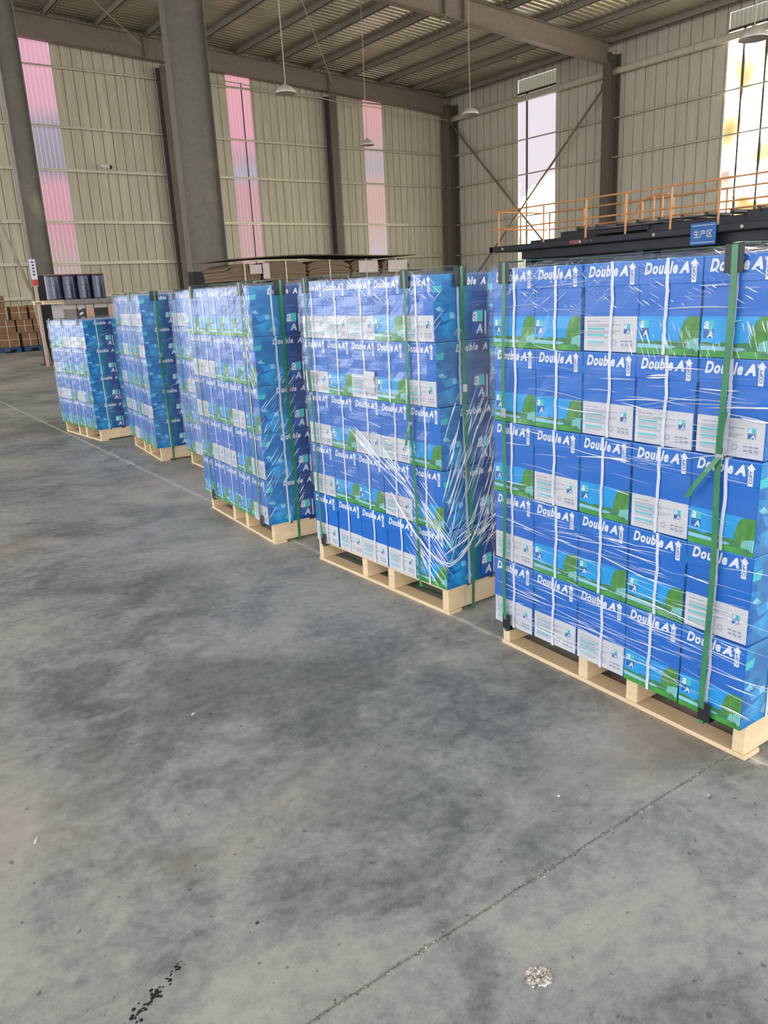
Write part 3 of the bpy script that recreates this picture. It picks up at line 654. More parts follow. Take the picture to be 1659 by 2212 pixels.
def make_strap(seed, axis):
    g = random.Random(seed); b = MB(); th, wd_ = .0012, .0075 / 2 + .0015
    if axis == 'front':   # loop in the x-z plane, at y offset
        hx, n = CL / 2 + .0048, 12; c0 = -CW * .03 * (1 if g.random() > .3 else -1); amp = .004
    else: hx, n = CW / 2 + .0045, 12; c0 = -CL * .07; amp = .003
    path = [(-hx, CH * i / n, c0 + amp * math.sin(i * .55 + g.random() * 1.2) * g.random()) for i in range(n + 1)] + [(hx, CH * (n - i) / n, c0) for i in range(n + 1)]
    P = [];
    def co(a, z, c_): return (a, c_, z) if axis == 'front' else (c_, a, z)
    N = len(path); vs = []
    for a, z, c_ in path:
        zz = CH + .0012 if z >= CH - 1e-6 else (-.0004 if z <= 0 else z)
        for s_ in (-1, 1):
            vs.append(co(a, zz, c_ + s_ * wd_)); vs.append(co(a - math.copysign(th, a), zz - (th if z >= CH - 1e-6 else 0), c_ + s_ * wd_))
    fs = []
    for i in range(N):
        j = (i + 1) % N
        if j == 0: continue
        a0, b0 = i * 4, j * 4
        fs += [(a0, a0 + 2, b0 + 2, b0), (a0 + 1, b0 + 1, b0 + 3, a0 + 3), (a0, b0, b0 + 1, a0 + 1), (a0 + 2, a0 + 3, b0 + 3, b0 + 2)]
    me = bpy.data.meshes.new('strap'); me.from_pydata(vs, [], fs); me.materials.append(M['strap_w']); me.update(); return me
BODY = {'forest': make_body('forest'), 'white': make_body('white')}; LID = make_lid()
STR_F = [make_strap(i, 'front') for i in range(5)]; STR_S = [make_strap(20 + i, 'side') for i in range(3)]
def carton(parent_mat, x, y, z, kind, label, jit, zs=1.0, lift=0.0):
    o = empty('paper_carton'); o.empty_display_size = .05
    T = parent_mat @ Matrix.Translation((x, y, z)) @ Matrix.Rotation(math.radians(jit.uniform(-.7, .7)), 4, 'Z') @ Matrix.Diagonal((1, 1, zs, 1))
    o.matrix_world = T
    for nm, me in (('body', BODY[kind]), ('lid', LID), ('strap', jit.choice(STR_F)), ('strap', jit.choice(STR_S))):
        link(nm, me, o)
    tag(o, label, 'box', 'blue copy paper cartons'); return o

# ------------------------------------------------------------------ pallet loads
# each: near-front corner (x, y), rotation, inset of the wood, rows of fronts from image left (far) to right (near)
F_, W_ = 'forest', 'white'
LOADS = [
 dict(n='nearest, rightmost stack', c=(2.007, 1.037), a=2.8, ins=.05, hz='film', rows=['FFWFF', 'FFWWW', 'FWFWF', 'WFFFW', 'WWWFF'], dr=[0, .0, .0, .0, 0.0]),
 dict(n='second stack from right', c=(2.118, 2.453), a=-.4, ins=.012, hz='film', rows=['WWWFW', 'WFWFW', 'WFWWF', 'WFFWF', 'WWWWF'], dr=[.045, .038, .028, .015, 0]),
 dict(n='third stack from right', c=(2.04, 3.927), a=4.9, ins=.03, hz='film_mid', rows=['FFFFF', 'WWFFF', 'WFFWF', 'FWWFW', 'FFFFW'], dr=[0, 0, 0, 0, 0]),
 dict(n='fourth stack from right', c=(2.60, 5.50), a=3.5, ins=.03, hz='film_hazy', rows=['WWWFW', 'FFFWF', 'FWWFF', 'FFWFW', 'FWWFF'], dr=[0, 0, 0, 0, 0]),
 dict(n='second stack from left', c=(2.498, 6.836), a=7.0, ins=.03, hz='film_mid', rows=['FWWWW', 'FWFFW', 'WFFFF', 'WWFWW', 'FWFFF'], dr=[0, 0, 0, 0, 0]),
 dict(n='low leftmost stack', c=(2.451, 8.39), a=-3.5, ins=.03, hz='film', rows=['FFWWW', 'WFFFF', 'WWFWF', 'FFFFF'], dr=[0, 0, 0, 0], zs=1.05),
]
POSN = ['first', 'second', 'third', 'fourth', 'fifth']; LAY = ['top', 'second', 'third', 'fourth', 'fifth']
PITCH = .212; PH = .125
def wrinkles(mb, g, n, ur, zr, ln, wd_, slope, Tm, side=False, h=.0035):
    """raised film folds, whitened to paint its streak highlights; local (u along face, z) on the plane just outside the cartons"""
    for _ in range(n):
        u = g.uniform(*ur); z = g.uniform(*zr); L = g.uniform(*ln); w_ = g.uniform(*wd_); s_ = slope + g.gauss(0, .07)
        N = 6; fm = 'fold_glint' if g.random() < .3 else 'fold'; crest = []; up = []; lo = []
        bend = g.uniform(-.03, .03)
        for i in range(N + 1):
            t_ = i / N; a = (t_ - .5) * L; zz = z + a * math.sin(s_) + bend * L * math.sin(t_ * math.pi); uu = u + a * math.cos(s_)
            ww = w_ * math.sin(t_ * math.pi) ** .7 * .5
            nx_, nz_ = -math.sin(s_), math.cos(s_)
            crest.append((uu, zz, h * math.sin(t_ * math.pi))); up.append((uu + nx_ * ww, zz + nz_ * ww, 0)); lo.append((uu - nx_ * ww, zz - nz_ * ww, 0))
        for i in range(N):
            for q in (([crest, up]), ([lo, crest])):
                pts = [q[0][i], q[0][i + 1], q[1][i + 1], q[1][i]]
                if side: mb.poly([(p_[0], -.0135 - p_[2], p_[1]) for p_ in pts], fm)
                else: mb.poly([(-.0135 - p_[2], p_[0], p_[1]) for p_ in pts], fm)
def film_shell(ld, T, ntop, z_lo, mat, g, dm):
    b = MB(); L = PITCH * 5 + .003; D = .905; o_ = .012
    ring = []
    def seg(p, q, n): return [(p[0] + (q[0] - p[0]) * i / n, p[1] + (q[1] - p[1]) * i / n) for i in range(n)]
    x0, x1, y0, y1 = -o_, D + o_, -o_, L + o_
    ring = seg((x0 + .01, y0), (x1 - .01, y0), 16) + seg((x1, y0 + .01), (x1, y1 - .01), 16) + seg((x1 - .01, y1), (x0 + .01, y1), 16) + seg((x0, y1 - .01), (x0, y0 + .01), 22)
    nz = 26; vs = []; n = len(ring)
    for k_ in range(nz + 1):
        z = z_lo + (ntop - z_lo) * k_ / nz
        sh = dm(z)
        for i, (x, y) in enumerate(ring):
            ff = .0018 * math.sin(z * 61 + i * .9) + .0016 * math.sin(z * 23 - i * .6) + g.uniform(-.0012, .0012)
            cx_, cy_ = D / 2, L / 2; dx, dy = x - cx_, y - cy_; r = math.hypot(dx, dy)
            yy = y + (sh * (1 - y / L) if y < L else 0)
            vs.append((x + ff * (1 if dx > 0 else -1), yy + ff * (1 if dy > 0 else -1), z + (.012 * math.sin(i * .7) + g.uniform(-.004, .004) if k_ == 0 else 0)))
    fs = []
    for k_ in range(nz):
        for i in range(n): j = (i + 1) % n; fs.append((k_ * n + i, (k_ + 1) * n + i, (k_ + 1) * n + j, k_ * n + j))
    b.mesh(vs, fs, mat)
    # top sheet, crumpled
    tv = []; tn = 22
    for i in range(tn + 1):
        for j in range(tn + 1):
            x = x0 + (x1 - x0) * i / tn; y = y0 + (y1 - y0) * j / tn; e = 0 if i in (0, tn) or j in (0, tn) else 1
            tv.append((x, y + (dm(ntop) * (1 - y / L)), ntop + e * (.003 + g.uniform(0, .013))))
    b.mesh(tv, [(i * (tn + 1) + j, (i + 1) * (tn + 1) + j, (i + 1) * (tn + 1) + j + 1, i * (tn + 1) + j + 1) for i in range(tn) for j in range(tn)], mat)
    return b
def band_loop(mb, pts, wv, th, mat):
    """flat band following pts (closed), wv = half width vector, th thickness outward"""
    P = [Vector(p) for p in pts]; n = len(P); cen = sum(P, Vector()) / n; vs = []; wv = Vector(wv)
    for i, p in enumerate(P):
        d = (P[(i + 1) % n] - P[i - 1]).normalized(); nn = d.cross(wv.normalized()); nn = nn if nn.dot(p - cen) > 0 else -nn
        vs += [p - wv, p + wv, p + wv + nn * th, p - wv + nn * th]
    fs = []
    for i in range(n):
        a, c_ = i * 4, ((i + 1) % n) * 4
        for q in range(4): fs.append((a + q, a + (q + 1) % 4, c_ + (q + 1) % 4, c_ + q))
    mb.mesh(vs, fs, mat)

STRAPS = {0: dict(front=[(.985, .0078, .965), (.115, .0092, .94)], side=[.40]),
          1: dict(front=[(.985, .0075, .93), (.165, .0078, .86)], side=[.135]),
          2: dict(front=[(.90, .007, .90), (.085, .0078, 1.10)], side=[.175]),
          3: dict(front=[(.93, .007, .9)], side=[.40]),
          4: dict(front=[(.26, .007, .95), (.96, .007, .9)], side=[.13]),
          5: dict(front=[(.95, .006, .8), (.58, .006, .8), (.10, .006, .8)], side=[])}
for li, ld in enumerate(LOADS):
    g = random.Random(100 + li); T = Matrix.Translation((ld['c'][0], ld['c'][1], 0)) @ Matrix.Rotation(math.radians(-ld['a']), 4, 'Z')
    zs = ld.get('zs', 1.0); nr = len(ld['rows']); hh = (CH + .0025) * zs; TOP = PH + nr * hh; Lf = 5 * PITCH
    def dm(z, ld=ld, nr=nr, hh=hh):
        t_ = (TOP - z) / hh - .5; i = max(0, min(nr - 1, t_)); a = int(i); f_ = i - a
        return ld['dr'][a] * (1 - f_) + ld['dr'][min(nr - 1, a + 1)] * f_
    # wooden pallet ---------------------------------------------------
    p = empty('wooden_pallet'); p.matrix_world = T
    tag(p, 'raw pine pallet under the %s of paper cartons' % ld['n'], 'pallet', 'pallets under the paper cartons')
    ins = ld['ins']; D = .90; g0 = ins
    for si, (u0, u1) in enumerate(((.012, .052), (.405, .452), (.625, .668), (1.035, 1.072))):
        b = MB(); b.bevbox(g0, D, u0, u1, .0165, .1095, .0025, 'wood' if si % 2 else 'wood2'); b.build('stringer', p)
    for x0 in (g0 - .002, .40, .80):
        b = MB(); b.bevbox(x0, x0 + (.078 if x0 < .2 else .1), .006, 1.078, .0005, .016, .002, 'wood2' if x0 < .2 else 'wood'); b.build('bottom_board', p)
    for q, x0 in enumerate((g0, .155, .31, .465, .62, .775)):
        b = MB(); b.bevbox(x0, x0 + .11, .008 + .004 * (q % 2), 1.074, .110, PH - .0005, .002, 'wood' if q % 2 else 'wood2'); b.build('deck_board', p)
    # cartons -----------------------------------------------------------
    for r, row in enumerate(ld['rows']):
        z = PH + (nr - 1 - r) * hh + .0006
        base = ld['dr'][r]; sp = (Lf - base) / 5
        fx = g.uniform(-.004, .004)
        for ci, ch in enumerate(row):
            u = Lf - (ci + .5) * sp + g.uniform(-.0018, .0018)
            kind = 'forest' if ch == 'F' else 'white'
            art = 'forest picture' if ch == 'F' else 'white info panel'
            last = carton(T, CL / 2 + fx + g.uniform(-.002, .003), u, z, kind, 'blue paper carton, %s, %s from left, %s layer, %s' % (art, POSN[ci], LAY[r], ld['n']), g, zs)
            if li == 1 and r == 1 and ci == 2:
                b = MB(); n_ = 6; vs = []
                for i_ in range(n_ + 1):
                    t_ = i_ / n_; zz = CH * (.12 + .36 * t_); o_ = .004 + .010 * math.sin(t_ * 3.1) * t_
                    vs += [(-CL / 2 - o_, -CW * .03 + .004 * math.sin(i_ * 1.7), zz), (-CL / 2 - o_ - .002, -CW * .42 + .006 * math.sin(i_ * 2.1), zz)]
                b.mesh(vs, [(2 * i_, 2 * i_ + 1, 2 * i_ + 3, 2 * i_ + 2) for i_ in range(n_)], 'panel'); b.build('torn_paper_flap', bpy.data.objects[last.name])
        for dpt in (1, 2):
            carton(T, CL * (dpt + .5) + .003 * dpt, base + sp * .5, z, g.choice([F_, W_]), 'blue paper carton %s behind the corner carton, %s layer, %s' % (('just', 'two')[dpt - 1], LAY[r], ld['n']), g, zs)
            if r == 0:
                for q in range(1, 5): carton(T, CL * (dpt + .5) + .003 * dpt, base + sp * (q + .5), z, F_, 'blue carton, top layer, %s, %s row back, %s from right' % (ld['n'], ORD[dpt + 1], ORD[q + 1]), g, zs)
    # film --------------------------------------------------------------
    z_lo = PH + .03 if li != 1 else PH + .30
    b = film_shell(ld, T, TOP + .005, z_lo, ld['hz'], g, dm)
    if li == 0:
        wrinkles(b, g, 120, (.0, .95), (.16, TOP - .02), (.04, .30), (.0015, .0042), 0.0, T)
        wrinkles(b, g, 30, (.0, .55), (.85, 1.15), (.06, .26), (.002, .0055), -.03, T)
        wrinkles(b, g, 90, (.5, 1.05), (TOP - .12, TOP + .01), (.01, .06), (.001, .0025), -.5, T)
        wrinkles(b, g, 110, (.0, 1.0), (.15, .62), (.05, .35), (.0012, .0036), .02, T)
        wrinkles(b, g, 90, (.0, .9), (TOP - .14, TOP + .01), (.008, .045), (.001, .0035), .5, T)
        wrinkles(b, g, 60, (.0, .45), (TOP - .27, TOP - .18), (.012, .05), (.001, .003), 1.2, T)
    elif li == 1:
        wrinkles(b, g, 70, (.2, 1.0), (.40, 1.0), (.02, .14), (.001, .0035), .12, T)
        wrinkles(b, g, 60, (.0, .9), (TOP - .1, TOP), (.02, .09), (.001, .004), .6, T)
        wrinkles(b, g, 50, (.0, .9), (1.15, 1.42), (.03, .16), (.001, .003), -.7, T)
        for i in range(110):   # the gathered rope of film falling to the near corner
            t_ = g.random(); u = .60 - .58 * t_ + g.gauss(0, .018 + .035 * t_); z = .74 - .36 * t_ ** 1.3 + g.gauss(0, .012 + .03 * t_)
            wrinkles(b, g, 1, (u, u + .001), (z, z + .001), (.05, .20), (.0012, .0042), math.atan2(.36, .58) + .15 * t_, T)
        wrinkles(b, g, 60, (.0, .22), (.18, .48), (.05, .2), (.001, .004), .75, T)
        wrinkles(b, g, 90, (.0, .30), (.30, .95), (.06, .24), (.001, .0035), 1.1, T, side=True)
        wrinkles(b, g, 40, (.0, .30), (.30, .42), (.05, .16), (.002, .006), .5, T, side=True)
        for q in range(4):
            P_ = []
            for i_ in range(26):
                t_ = i_ / 25; jw = g.uniform(-.004, .004) + .006 * q
                if t_ < .55: a_ = t_ / .55; P_.append((-.016 - .002 * q, .36 * (1 - a_) - .008, .50 - .26 * math.sin(a_ * 1.45) + jw))
                else: a_ = (t_ - .55) / .45; P_.append((-.012 + .30 * a_, -.018 - .002 * q, .243 + .44 * a_ ** 2.2 + jw))
            b.tube(P_, .0016, 'fold_glint' if q % 2 else 'fold', 5)
    elif li == 2:
        wrinkles(b, g, 60, (.3, 1.0), (.16, 1.4), (.03, .15), (.001, .003), .05, T)
        wrinkles(b, g, 110, (.0, .38), (TOP - .2, TOP), (.02, .09), (.001, .004), -.6, T)
        wrinkles(b, g, 50, (.0, .08), (.9, TOP), (.02, .08), (.001, .004), 1.1, T)
        wrinkles(b, g, 80, (.0, .22), (.2, 1.0), (.03, .12), (.001, .003), .9, T, side=True)
    else:
        wrinkles(b, g, 90, (.0, 1.0), (.3, TOP), (.02, .14), (.001, .004), .2, T)
        wrinkles(b, g, 50, (.0, .35), (.3, TOP), (.03, .14), (.001, .003), .3, T, side=True)
    fo = b.build('stretch_film'); fo.matrix_world = T
    tag(fo, 'clear plastic stretch film wrapped around the %s of paper cartons' % ld['n'], 'plastic wrap', 'stretch film on the carton stacks')
    # green straps and edge protectors ---------------------------------
    E = .0195
    for si, (u, hw, sz) in enumerate(STRAPS[li]['front']):
        side_txt = ('left' if u > .75 else ('middle' if u > .4 else 'right'))
        s = empty('packing_strap'); s.matrix_world = T
        tag(s, 'green polyester strap down the %s front of the %s' % (side_txt, ld['n']), 'strap', 'green straps on the carton stacks')
        b = MB(); sh = dm(TOP) * (1 - u / Lf)
        pts = []
        for i in range(16):
            z = .104 + (TOP + .020 - .104) * min(i, 14) / 14 + (.004 if i == 15 else 0); pts.append((-E - (.0 if 0 < i < 15 else -.003), u + dm(z) * (1 - u / Lf) + .004 * math.sin(min(i, 14) * .8 + si), z))
        pts += [(.0, u + sh, TOP + .026), (.3, u + sh, TOP + .027), (.6, u + sh, TOP + .027), (.90, u + sh, TOP + .026), (.925, u + sh, TOP + .01), (.925, u, .6), (.925, u, .104), (.6, u, .102), (.3, u, .102)]
        band_loop(b, pts, (0, hw, 0), .0011, 'strap_g'); band = b.build('band', s)
        b = MB(); uu = u + dm(sz) * (1 - u / Lf)
        b.bevbox(-E - .0055, -E - .0005, uu - hw - .004, uu + hw + .004, sz - .017, sz + .017, .0015, 'seal')
        for q in (-.009, .009): b.box(-E - .0065, -E - .005, uu - hw - .002, uu + hw + .002, sz + q - .0015, sz + q + .0015, 'seal')
        b.build('buckle', band)
        if (li, si) in ((0, 1), (1, 0), (1, 1), (2, 0)):
            b = MB(); k2 = .085 if li == 0 else .02; ln = .12 if li == 0 else .09
            def tail(path):
                vs = []
                for (a_, bz, o_) in path: vs += [(-E - .004 - o_, a_ - hw * .95, bz), (-E - .004 - o_, a_ + hw * .95, bz)]
                b.mesh(vs, [(2 * i, 2 * i + 1, 2 * i + 3, 2 * i + 2) for i in range(len(path) - 1)] + [(2 * i + 2, 2 * i + 3, 2 * i + 1, 2 * i) for i in range(0)], 'strap_g')
            tail([(uu, sz - .01, .003), (uu + k2 * .35, sz - ln * .45, .012), (uu + k2 * .75, sz - ln * .85, .014), (uu + k2, sz - ln * 1.15, .012)])
            if li < 2: tail([(uu, sz, .003), (uu - .004, sz + .05, .010), (uu - .016, sz + .095, .018), (uu - .024, sz + .12, .024)])
            mo = b.build('loose_tail', band); md = mo.modifiers.new('thick', 'SOLIDIFY'); md.thickness = .001
        # protectors
        for (zz, where) in ((TOP + .006, 'top'), (PH, 'bottom')):
            if li == 5 and where == 'bottom': continue
            if li > 2 and where == 'bottom': continue
            if (li, si, where) == (1, 1, 'bottom'): continue
            b = MB(); w_ = .027 if li != 5 else .018; uu = u + dm(zz) * (1 - u / Lf)
            if where == 'top':
                T2 = None
                b.bevbox(-E + .0005, -E + .003, uu - w_, uu + w_, zz - .055, zz + .0165, .0008, 'black'); b.bevbox(-E + .001, .055, uu - w_, uu + w_, zz + .014, zz + .018, .0008, 'black')
            else:
                b.bevbox(-E + .0008, -E + .0032, uu - w_ * .95, uu + w_ * .55, zz - .010, zz + .052, .0008, 'black'); b.bevbox(-E + .001, .03 if ins > .04 else -.001, uu - w_ * .95, uu + w_ * .55, zz - .012, zz - .0095, .0008, 'black')
            po = b.build('edge_protector'); po.matrix_world = T
            tag(po, 'black plastic edge protector at the %s of the %s front strap, %s' % (where, side_txt, ld['n']), 'edge protector', 'black strap edge protectors')
    for si, gx in enumerate(STRAPS[li]['side']):
        s = empty('packing_strap'); s.matrix_world = T
        tag(s, 'green polyester strap down the side face of the %s' % ld['n'], 'strap', 'green straps on the carton stacks')
        b = MB(); hw = .0082; sh = dm(TOP); pts = []
        for i in range(15):
            z = .010 + (TOP + .026 - .010) * i / 14; pts.append((gx + .004 * math.sin(i * .6), -.0165 + max(0, dm(z) - .001) * (1 if z > .14 else 0) - (.003 if z > .14 else 0), z))
        pts += [(gx, .02 + sh, TOP + .0305), (gx, .5, TOP + .031), (gx, 1.05, TOP + .0305), (gx, 1.085, TOP + .015), (gx, 1.09, .6), (gx, 1.09, .010), (gx, .6, .006)]
        band_loop(b, pts, (hw, 0, 0), .0011, 'strap_g'); band = b.build('band', s)
        b = MB(); sz = (.75, 1.0, .9, .9, .95)[li]; yy = -.0195 + dm(sz)
        b.bevbox(gx - hw - .004, gx + hw + .004, yy - .006, yy - .0008, sz - .017, sz + .017, .0015, 'seal'); b.build('buckle', band)
        b = MB(); b.bevbox(gx - .035, gx + .035, sh - .0188, sh - .0162, TOP - .05, TOP + .024, .0008, 'black'); b.bevbox(gx - .035, gx + .035, sh - .015, sh + .05, TOP + .022, TOP + .026, .0008, 'black')
        po = b.build('edge_protector'); po.matrix_world = T
        tag(po, 'black plastic edge protector at the top of the side strap, %s' % ld['n'], 'edge protector', 'black strap edge protectors')

# ------------------------------------------------------------------ flat cardboard bundles (behind, mid)
def slab_stack(x0, x1, y0, y1, z0, z1, g, mat='ply', wob=.02):
    """bundle of blanks: slightly sagging ends, fanned layers"""
    b = MB(); n = 7
    nx_ = 8
    for i in range(n):
        za, zb = z0 + (z1 - z0) * i / n, z0 + (z1 - z0) * (i + 1) / n - .001; ox = g.uniform(-wob, wob); oy = g.uniform(-wob, wob)
        vs = []
        for q in range(nx_ + 1):
            t_ = q / nx_; x = x0 + (x1 - x0) * t_ + ox; sag = -.075 * (abs(2 * t_ - 1) ** 3) * (i + 1) / n
            vs += [(x, y0 + oy, za + sag * i / (i + 1)), (x, y1 + oy, za + sag * i / (i + 1)), (x, y1 + oy, zb + sag), (x, y0 + oy, zb + sag)]
        fs = [(0, 3, 2, 1), tuple(nx_ * 4 + q for q in range(4))]
        for q in range(nx_):
            a, c_ = q * 4, q * 4 + 4
            for w_ in range(4): fs.append((a + w_, a + (w_ + 1) % 4, c_ + (w_ + 1) % 4, c_ + w_))
        b.mesh(vs, fs, mat)
    return b
g = random.Random(5)
cols = [(5.72, 6.30, 'small left'), (6.36, 7.16, 'second from left'), (7.20, 8.02, 'third from left'), (8.08, 8.66, 'fourth from left'), (8.72, 9.32, 'rightmost')]
for pi, (xa, xb) in enumerate(((5.65, 7.6), (7.7, 9.4))):
    t = empty('wooden_pallet', (xa, 11.6, 0)); tag(t, 'wooden pallet under the %s cardboard bundles behind the stacks' % ('left' if pi == 0 else 'right'), 'pallet')
    for q in range(3): b = MB(); b.box(0, xb - xa, q * .42, q * .42 + .1, 0, .1, 'wood'); b.build('stringer', t)
    b = MB(); b.box(0, xb - xa, 0, .95, .1, .125, 'wood'); b.build('deck_board', t)
for ci, (xa, xb, nm) in enumerate(cols):
    z = .127
    for r in range(6):
        h_ = .29; top = r == 5
        if ci in (0,) and r == 5: h_ = .26
        t = empty('cardboard_bundle', ((xa + xb) / 2, 11.65, z)); w_ = (xb - xa) / 2
        lab = 'strapped bundle of brown cardboard blanks, %s column, %s from floor' % (nm, ORD[r + 1])
        tag(t, lab, 'cardboard', 'bundles of flat cardboard blanks')
        b = slab_stack(-w_, w_, 0, .85, .0, h_, g, 'ply'); b.build('blank_stack', t)
        b = MB(); b.box(-.012, .012, -.018, .87, -.0, .002, 'kraft_tape'); b.box(-.012, .012, -.02, -.016, 0, h_ + .004, 'kraft_tape'); b.box(-.012, .012, -.018, .87, h_ + .002, h_ + .005, 'kraft_tape'); b.build('strap', t)
        if top and ci in (0, 3, 4) or (r == 5 and ci == 1):
            b = MB()
            if ci == 1: b.box(-w_ - .03, -w_ + .09, -.03, -.022, .02, h_ - .03, 'kraft_pale')
            elif ci == 0: b.box(w_ - .2, w_ + .01, -.03, -.022, .10, h_ - .02, 'kraft_pale')
            else: b.box(-w_ + .12, w_ - .05, -.03, -.022, .06, h_ - .03, 'kraft_pale')
            b.build('pale_flap', t)
        z += h_ + .012
zt_ = z - .012
b = MB(); n = 24; vs = []
for i in range(n + 1):
    t_ = i / n; x = 5.62 + 3.75 * t_; zz = zt_ + .030 + .028 * math.sin(t_ * math.pi * 2 - .9) * (1 if t_ < .55 else .6) + (.02 if t_ > .5 else .01)
    vs += [(x, 11.5, zz), (x, 12.6, zz), (x, 12.6, zz + .016), (x, 11.5, zz + .016)]
fs = [(0, 3, 2, 1), tuple(n * 4 + q for q in range(4))]
for i in range(n):
    for w_ in range(4): fs.append((i * 4 + w_, i * 4 + (w_ + 1) % 4, i * 4 + 4 + (w_ + 1) % 4, i * 4 + 4 + w_))
b.mesh(vs, fs, 'kraft_dark'); tag(b.build('cover_board'), 'long bowed dark board lying on top of the cardboard bundles', 'board')

# ------------------------------------------------------------------ shelf of wrapped goods behind the low leftmost stack
t = empty('wooden_pallet', (4.16, 15.0, 0)); tag(t, 'wooden pallet under the grey wrapped blocks behind the leftmost stack', 'pallet')
for q in range(3): b = MB(); b.box(0, 1.3, q * .4, q * .4 + .1, 0, .1, 'wood'); b.build('stringer', t)
b = MB(); b.box(0, 1.3, 0, .9, .1, .125, 'wood'); b.build('deck_board', t)
for i, (xa, xb, mt, nm) in enumerate(((4.10, 4.34, 'greywrap', 'grey'), (4.345, 4.50, 'black', 'black and white striped'), (4.505, 4.65, 'peach', 'tan'), (4.655, 4.90, 'black', 'black'), (4.905, 5.1, 'peach', 'peach'))):
    t = empty('wrapped_block', (xa, 15.05, .127)); tag(t, '%s wrapped block under the navy rolls, %s from left' % (nm, ORD[i + 1]), 'package', 'wrapped blocks below the navy rolls')
    b = MB(); b.bevbox(0, xb - xa, 0, .75, 0, 1.29, .012, mt); b.build('wrapped_body', t)
    b = MB(); b.bevbox(.004, xb - xa - .004, -.006, .7, 1.20, 1.296, .004, 'kraft_pale'); b.build('top_band', t)
    if i == 1:
        b = MB()
        for q in range(4): b.poly([(.03, -.004, .90 + .09 * q), (.10, -.004, .93 + .09 * q), (.10, -.004, .97 + .09 * q), (.03, -.004, .935 + .09 * q)], 'white')
        b.build('white_stripes', t)
t = empty('wooden_pallet', (3.78, 15.0, 1.425)); tag(t, 'small wooden pallet carrying the navy rolls, its end jutting out left', 'pallet')
b = MB()
for q in range(2): b = MB(); b.box(0, 1.32, .05 + q * .6, .13 + q * .6, .0, .05, 'wood'); b.build('stringer', t)
b = MB(); b.box(0, 1.32, 0, .85, .05, .065, 'wood2'); b.build('deck_board', t)
b = MB(); b.bevbox(4.13, 5.12, 14.975, 14.995, 1.405, 1.492, .004, 'greywrap'); tag(b.build('grey_sheet'), 'grey sheet hanging over the edge of the small pallet under navy rolls', 'sheet')
for i in range(4):
    x = 4.03 + i * .262; t = empty('wrapped_roll', (x, 15.2, 1.492)); tag(t, 'navy shrink-wrapped roll with painted silvery glints, %s from the left behind leftmost stack' % ORD[i + 1], 'package', 'navy wrapped rolls on the small pallet')
    b = MB(); r_ = .128; b.lathe([(0, 0), (r_ * .96, 0), (r_, .012), (r_, .40), (r_ * .95, .42), (0, .42)], 'navy', 20); b.build('roll_body', t, smooth=False)
    b = MB(); b.lathe([(r_ * .99, .421), (r_ * 1.04, .422), (r_ * 1.04, .44), (0, .442)], 'kraft', 20); b.build('cap', t)
    b = MB()
    for a_ in (-2.5, -1.95, -1.2):  # upright strips painting the highlights on each roll
        a2 = a_ + (.07 if a_ != -1.95 else .2); b.poly([(r_ * 1.012 * math.cos(a_), r_ * 1.012 * math.sin(a_), .03), (r_ * 1.012 * math.cos(a2), r_ * 1.012 * math.sin(a2), .03), (r_ * 1.012 * math.cos(a2), r_ * 1.012 * math.sin(a2), .40), (r_ * 1.012 * math.cos(a_), r_ * 1.012 * math.sin(a_), .40)], 'roll_glint')
    b.build('painted_glint_strip', t)

# ------------------------------------------------------------------ brown cartons at far left
for i, (x0, x1) in enumerate(((4.9, 6.05), (6.15, 7.15))):
    t = empty('plastic_pallet', (x0, 27.6, 0)); tag(t, 'blue plastic pallet under the far brown cartons, %s one' % ('left' if i == 0 else 'right'), 'pallet')
    b = MB(); b.bevbox(0, x1 - x0, 0, 1.0, .10, .16, .01, 'palblue'); b.build('deck', t)
    for q in range(3): b = MB(); b.bevbox(q * (x1 - x0 - .14) / 2, q * (x1 - x0 - .14) / 2 + .14, 0, 1.0, 0, .10, .01, 'palblue'); b.build('foot', t)
BC = [(5.02, 5.42, .162, .60, 'low on the left pallet, outermost'), (5.46, 6.02, .162, .60, 'low on the left pallet, next the gap'), (6.16, 6.60, .162, .58, 'low on the right pallet, left one'), (6.63, 7.10, .162, .58, 'low on the right pallet, right one'),
      (5.05, 5.45, .602, 1.02, 'second layer above the left pallet, outermost'), (5.48, 6.0, .602, 1.0, 'second layer above the left pallet, inner'), (6.05, 6.52, .602, 1.0, 'second layer, middle'), (6.56, 7.02, .602, 1.0, 'second layer, rightmost'),
      (5.94, 6.42, 1.004, 1.42, 'top of the middle pile'), (6.50, 6.94, 1.004, 1.44, 'top of the right pile'), (5.2, 5.78, 1.024, 1.40, 'third layer of the left pile'), (5.22, 5.80, 1.402, 1.76, 'top of the tall left pile')]
for (x0, x1, z0, z1, nm) in BC:
    t = empty('brown_carton', ((x0 + x1) / 2, 27.7, z0)); tag(t, 'brown cardboard carton, %s, by the far wall' % nm, 'box', 'brown cartons by the far wall')
    w_ = (x1 - x0) / 2; h_ = z1 - z0; b = MB(); b.bevbox(-w_, w_, 0, .5, 0, h_, .01, 'kraft'); b.build('body', t)
    b = MB(); b.box(-w_ - .002, w_ + .002, -.003, .0, h_ * .52, h_ * .56, 'kraft_tape'); b.box(-.012, .012, -.004, 0, 0, h_, 'kraft_tape'); b.build('strap', t)
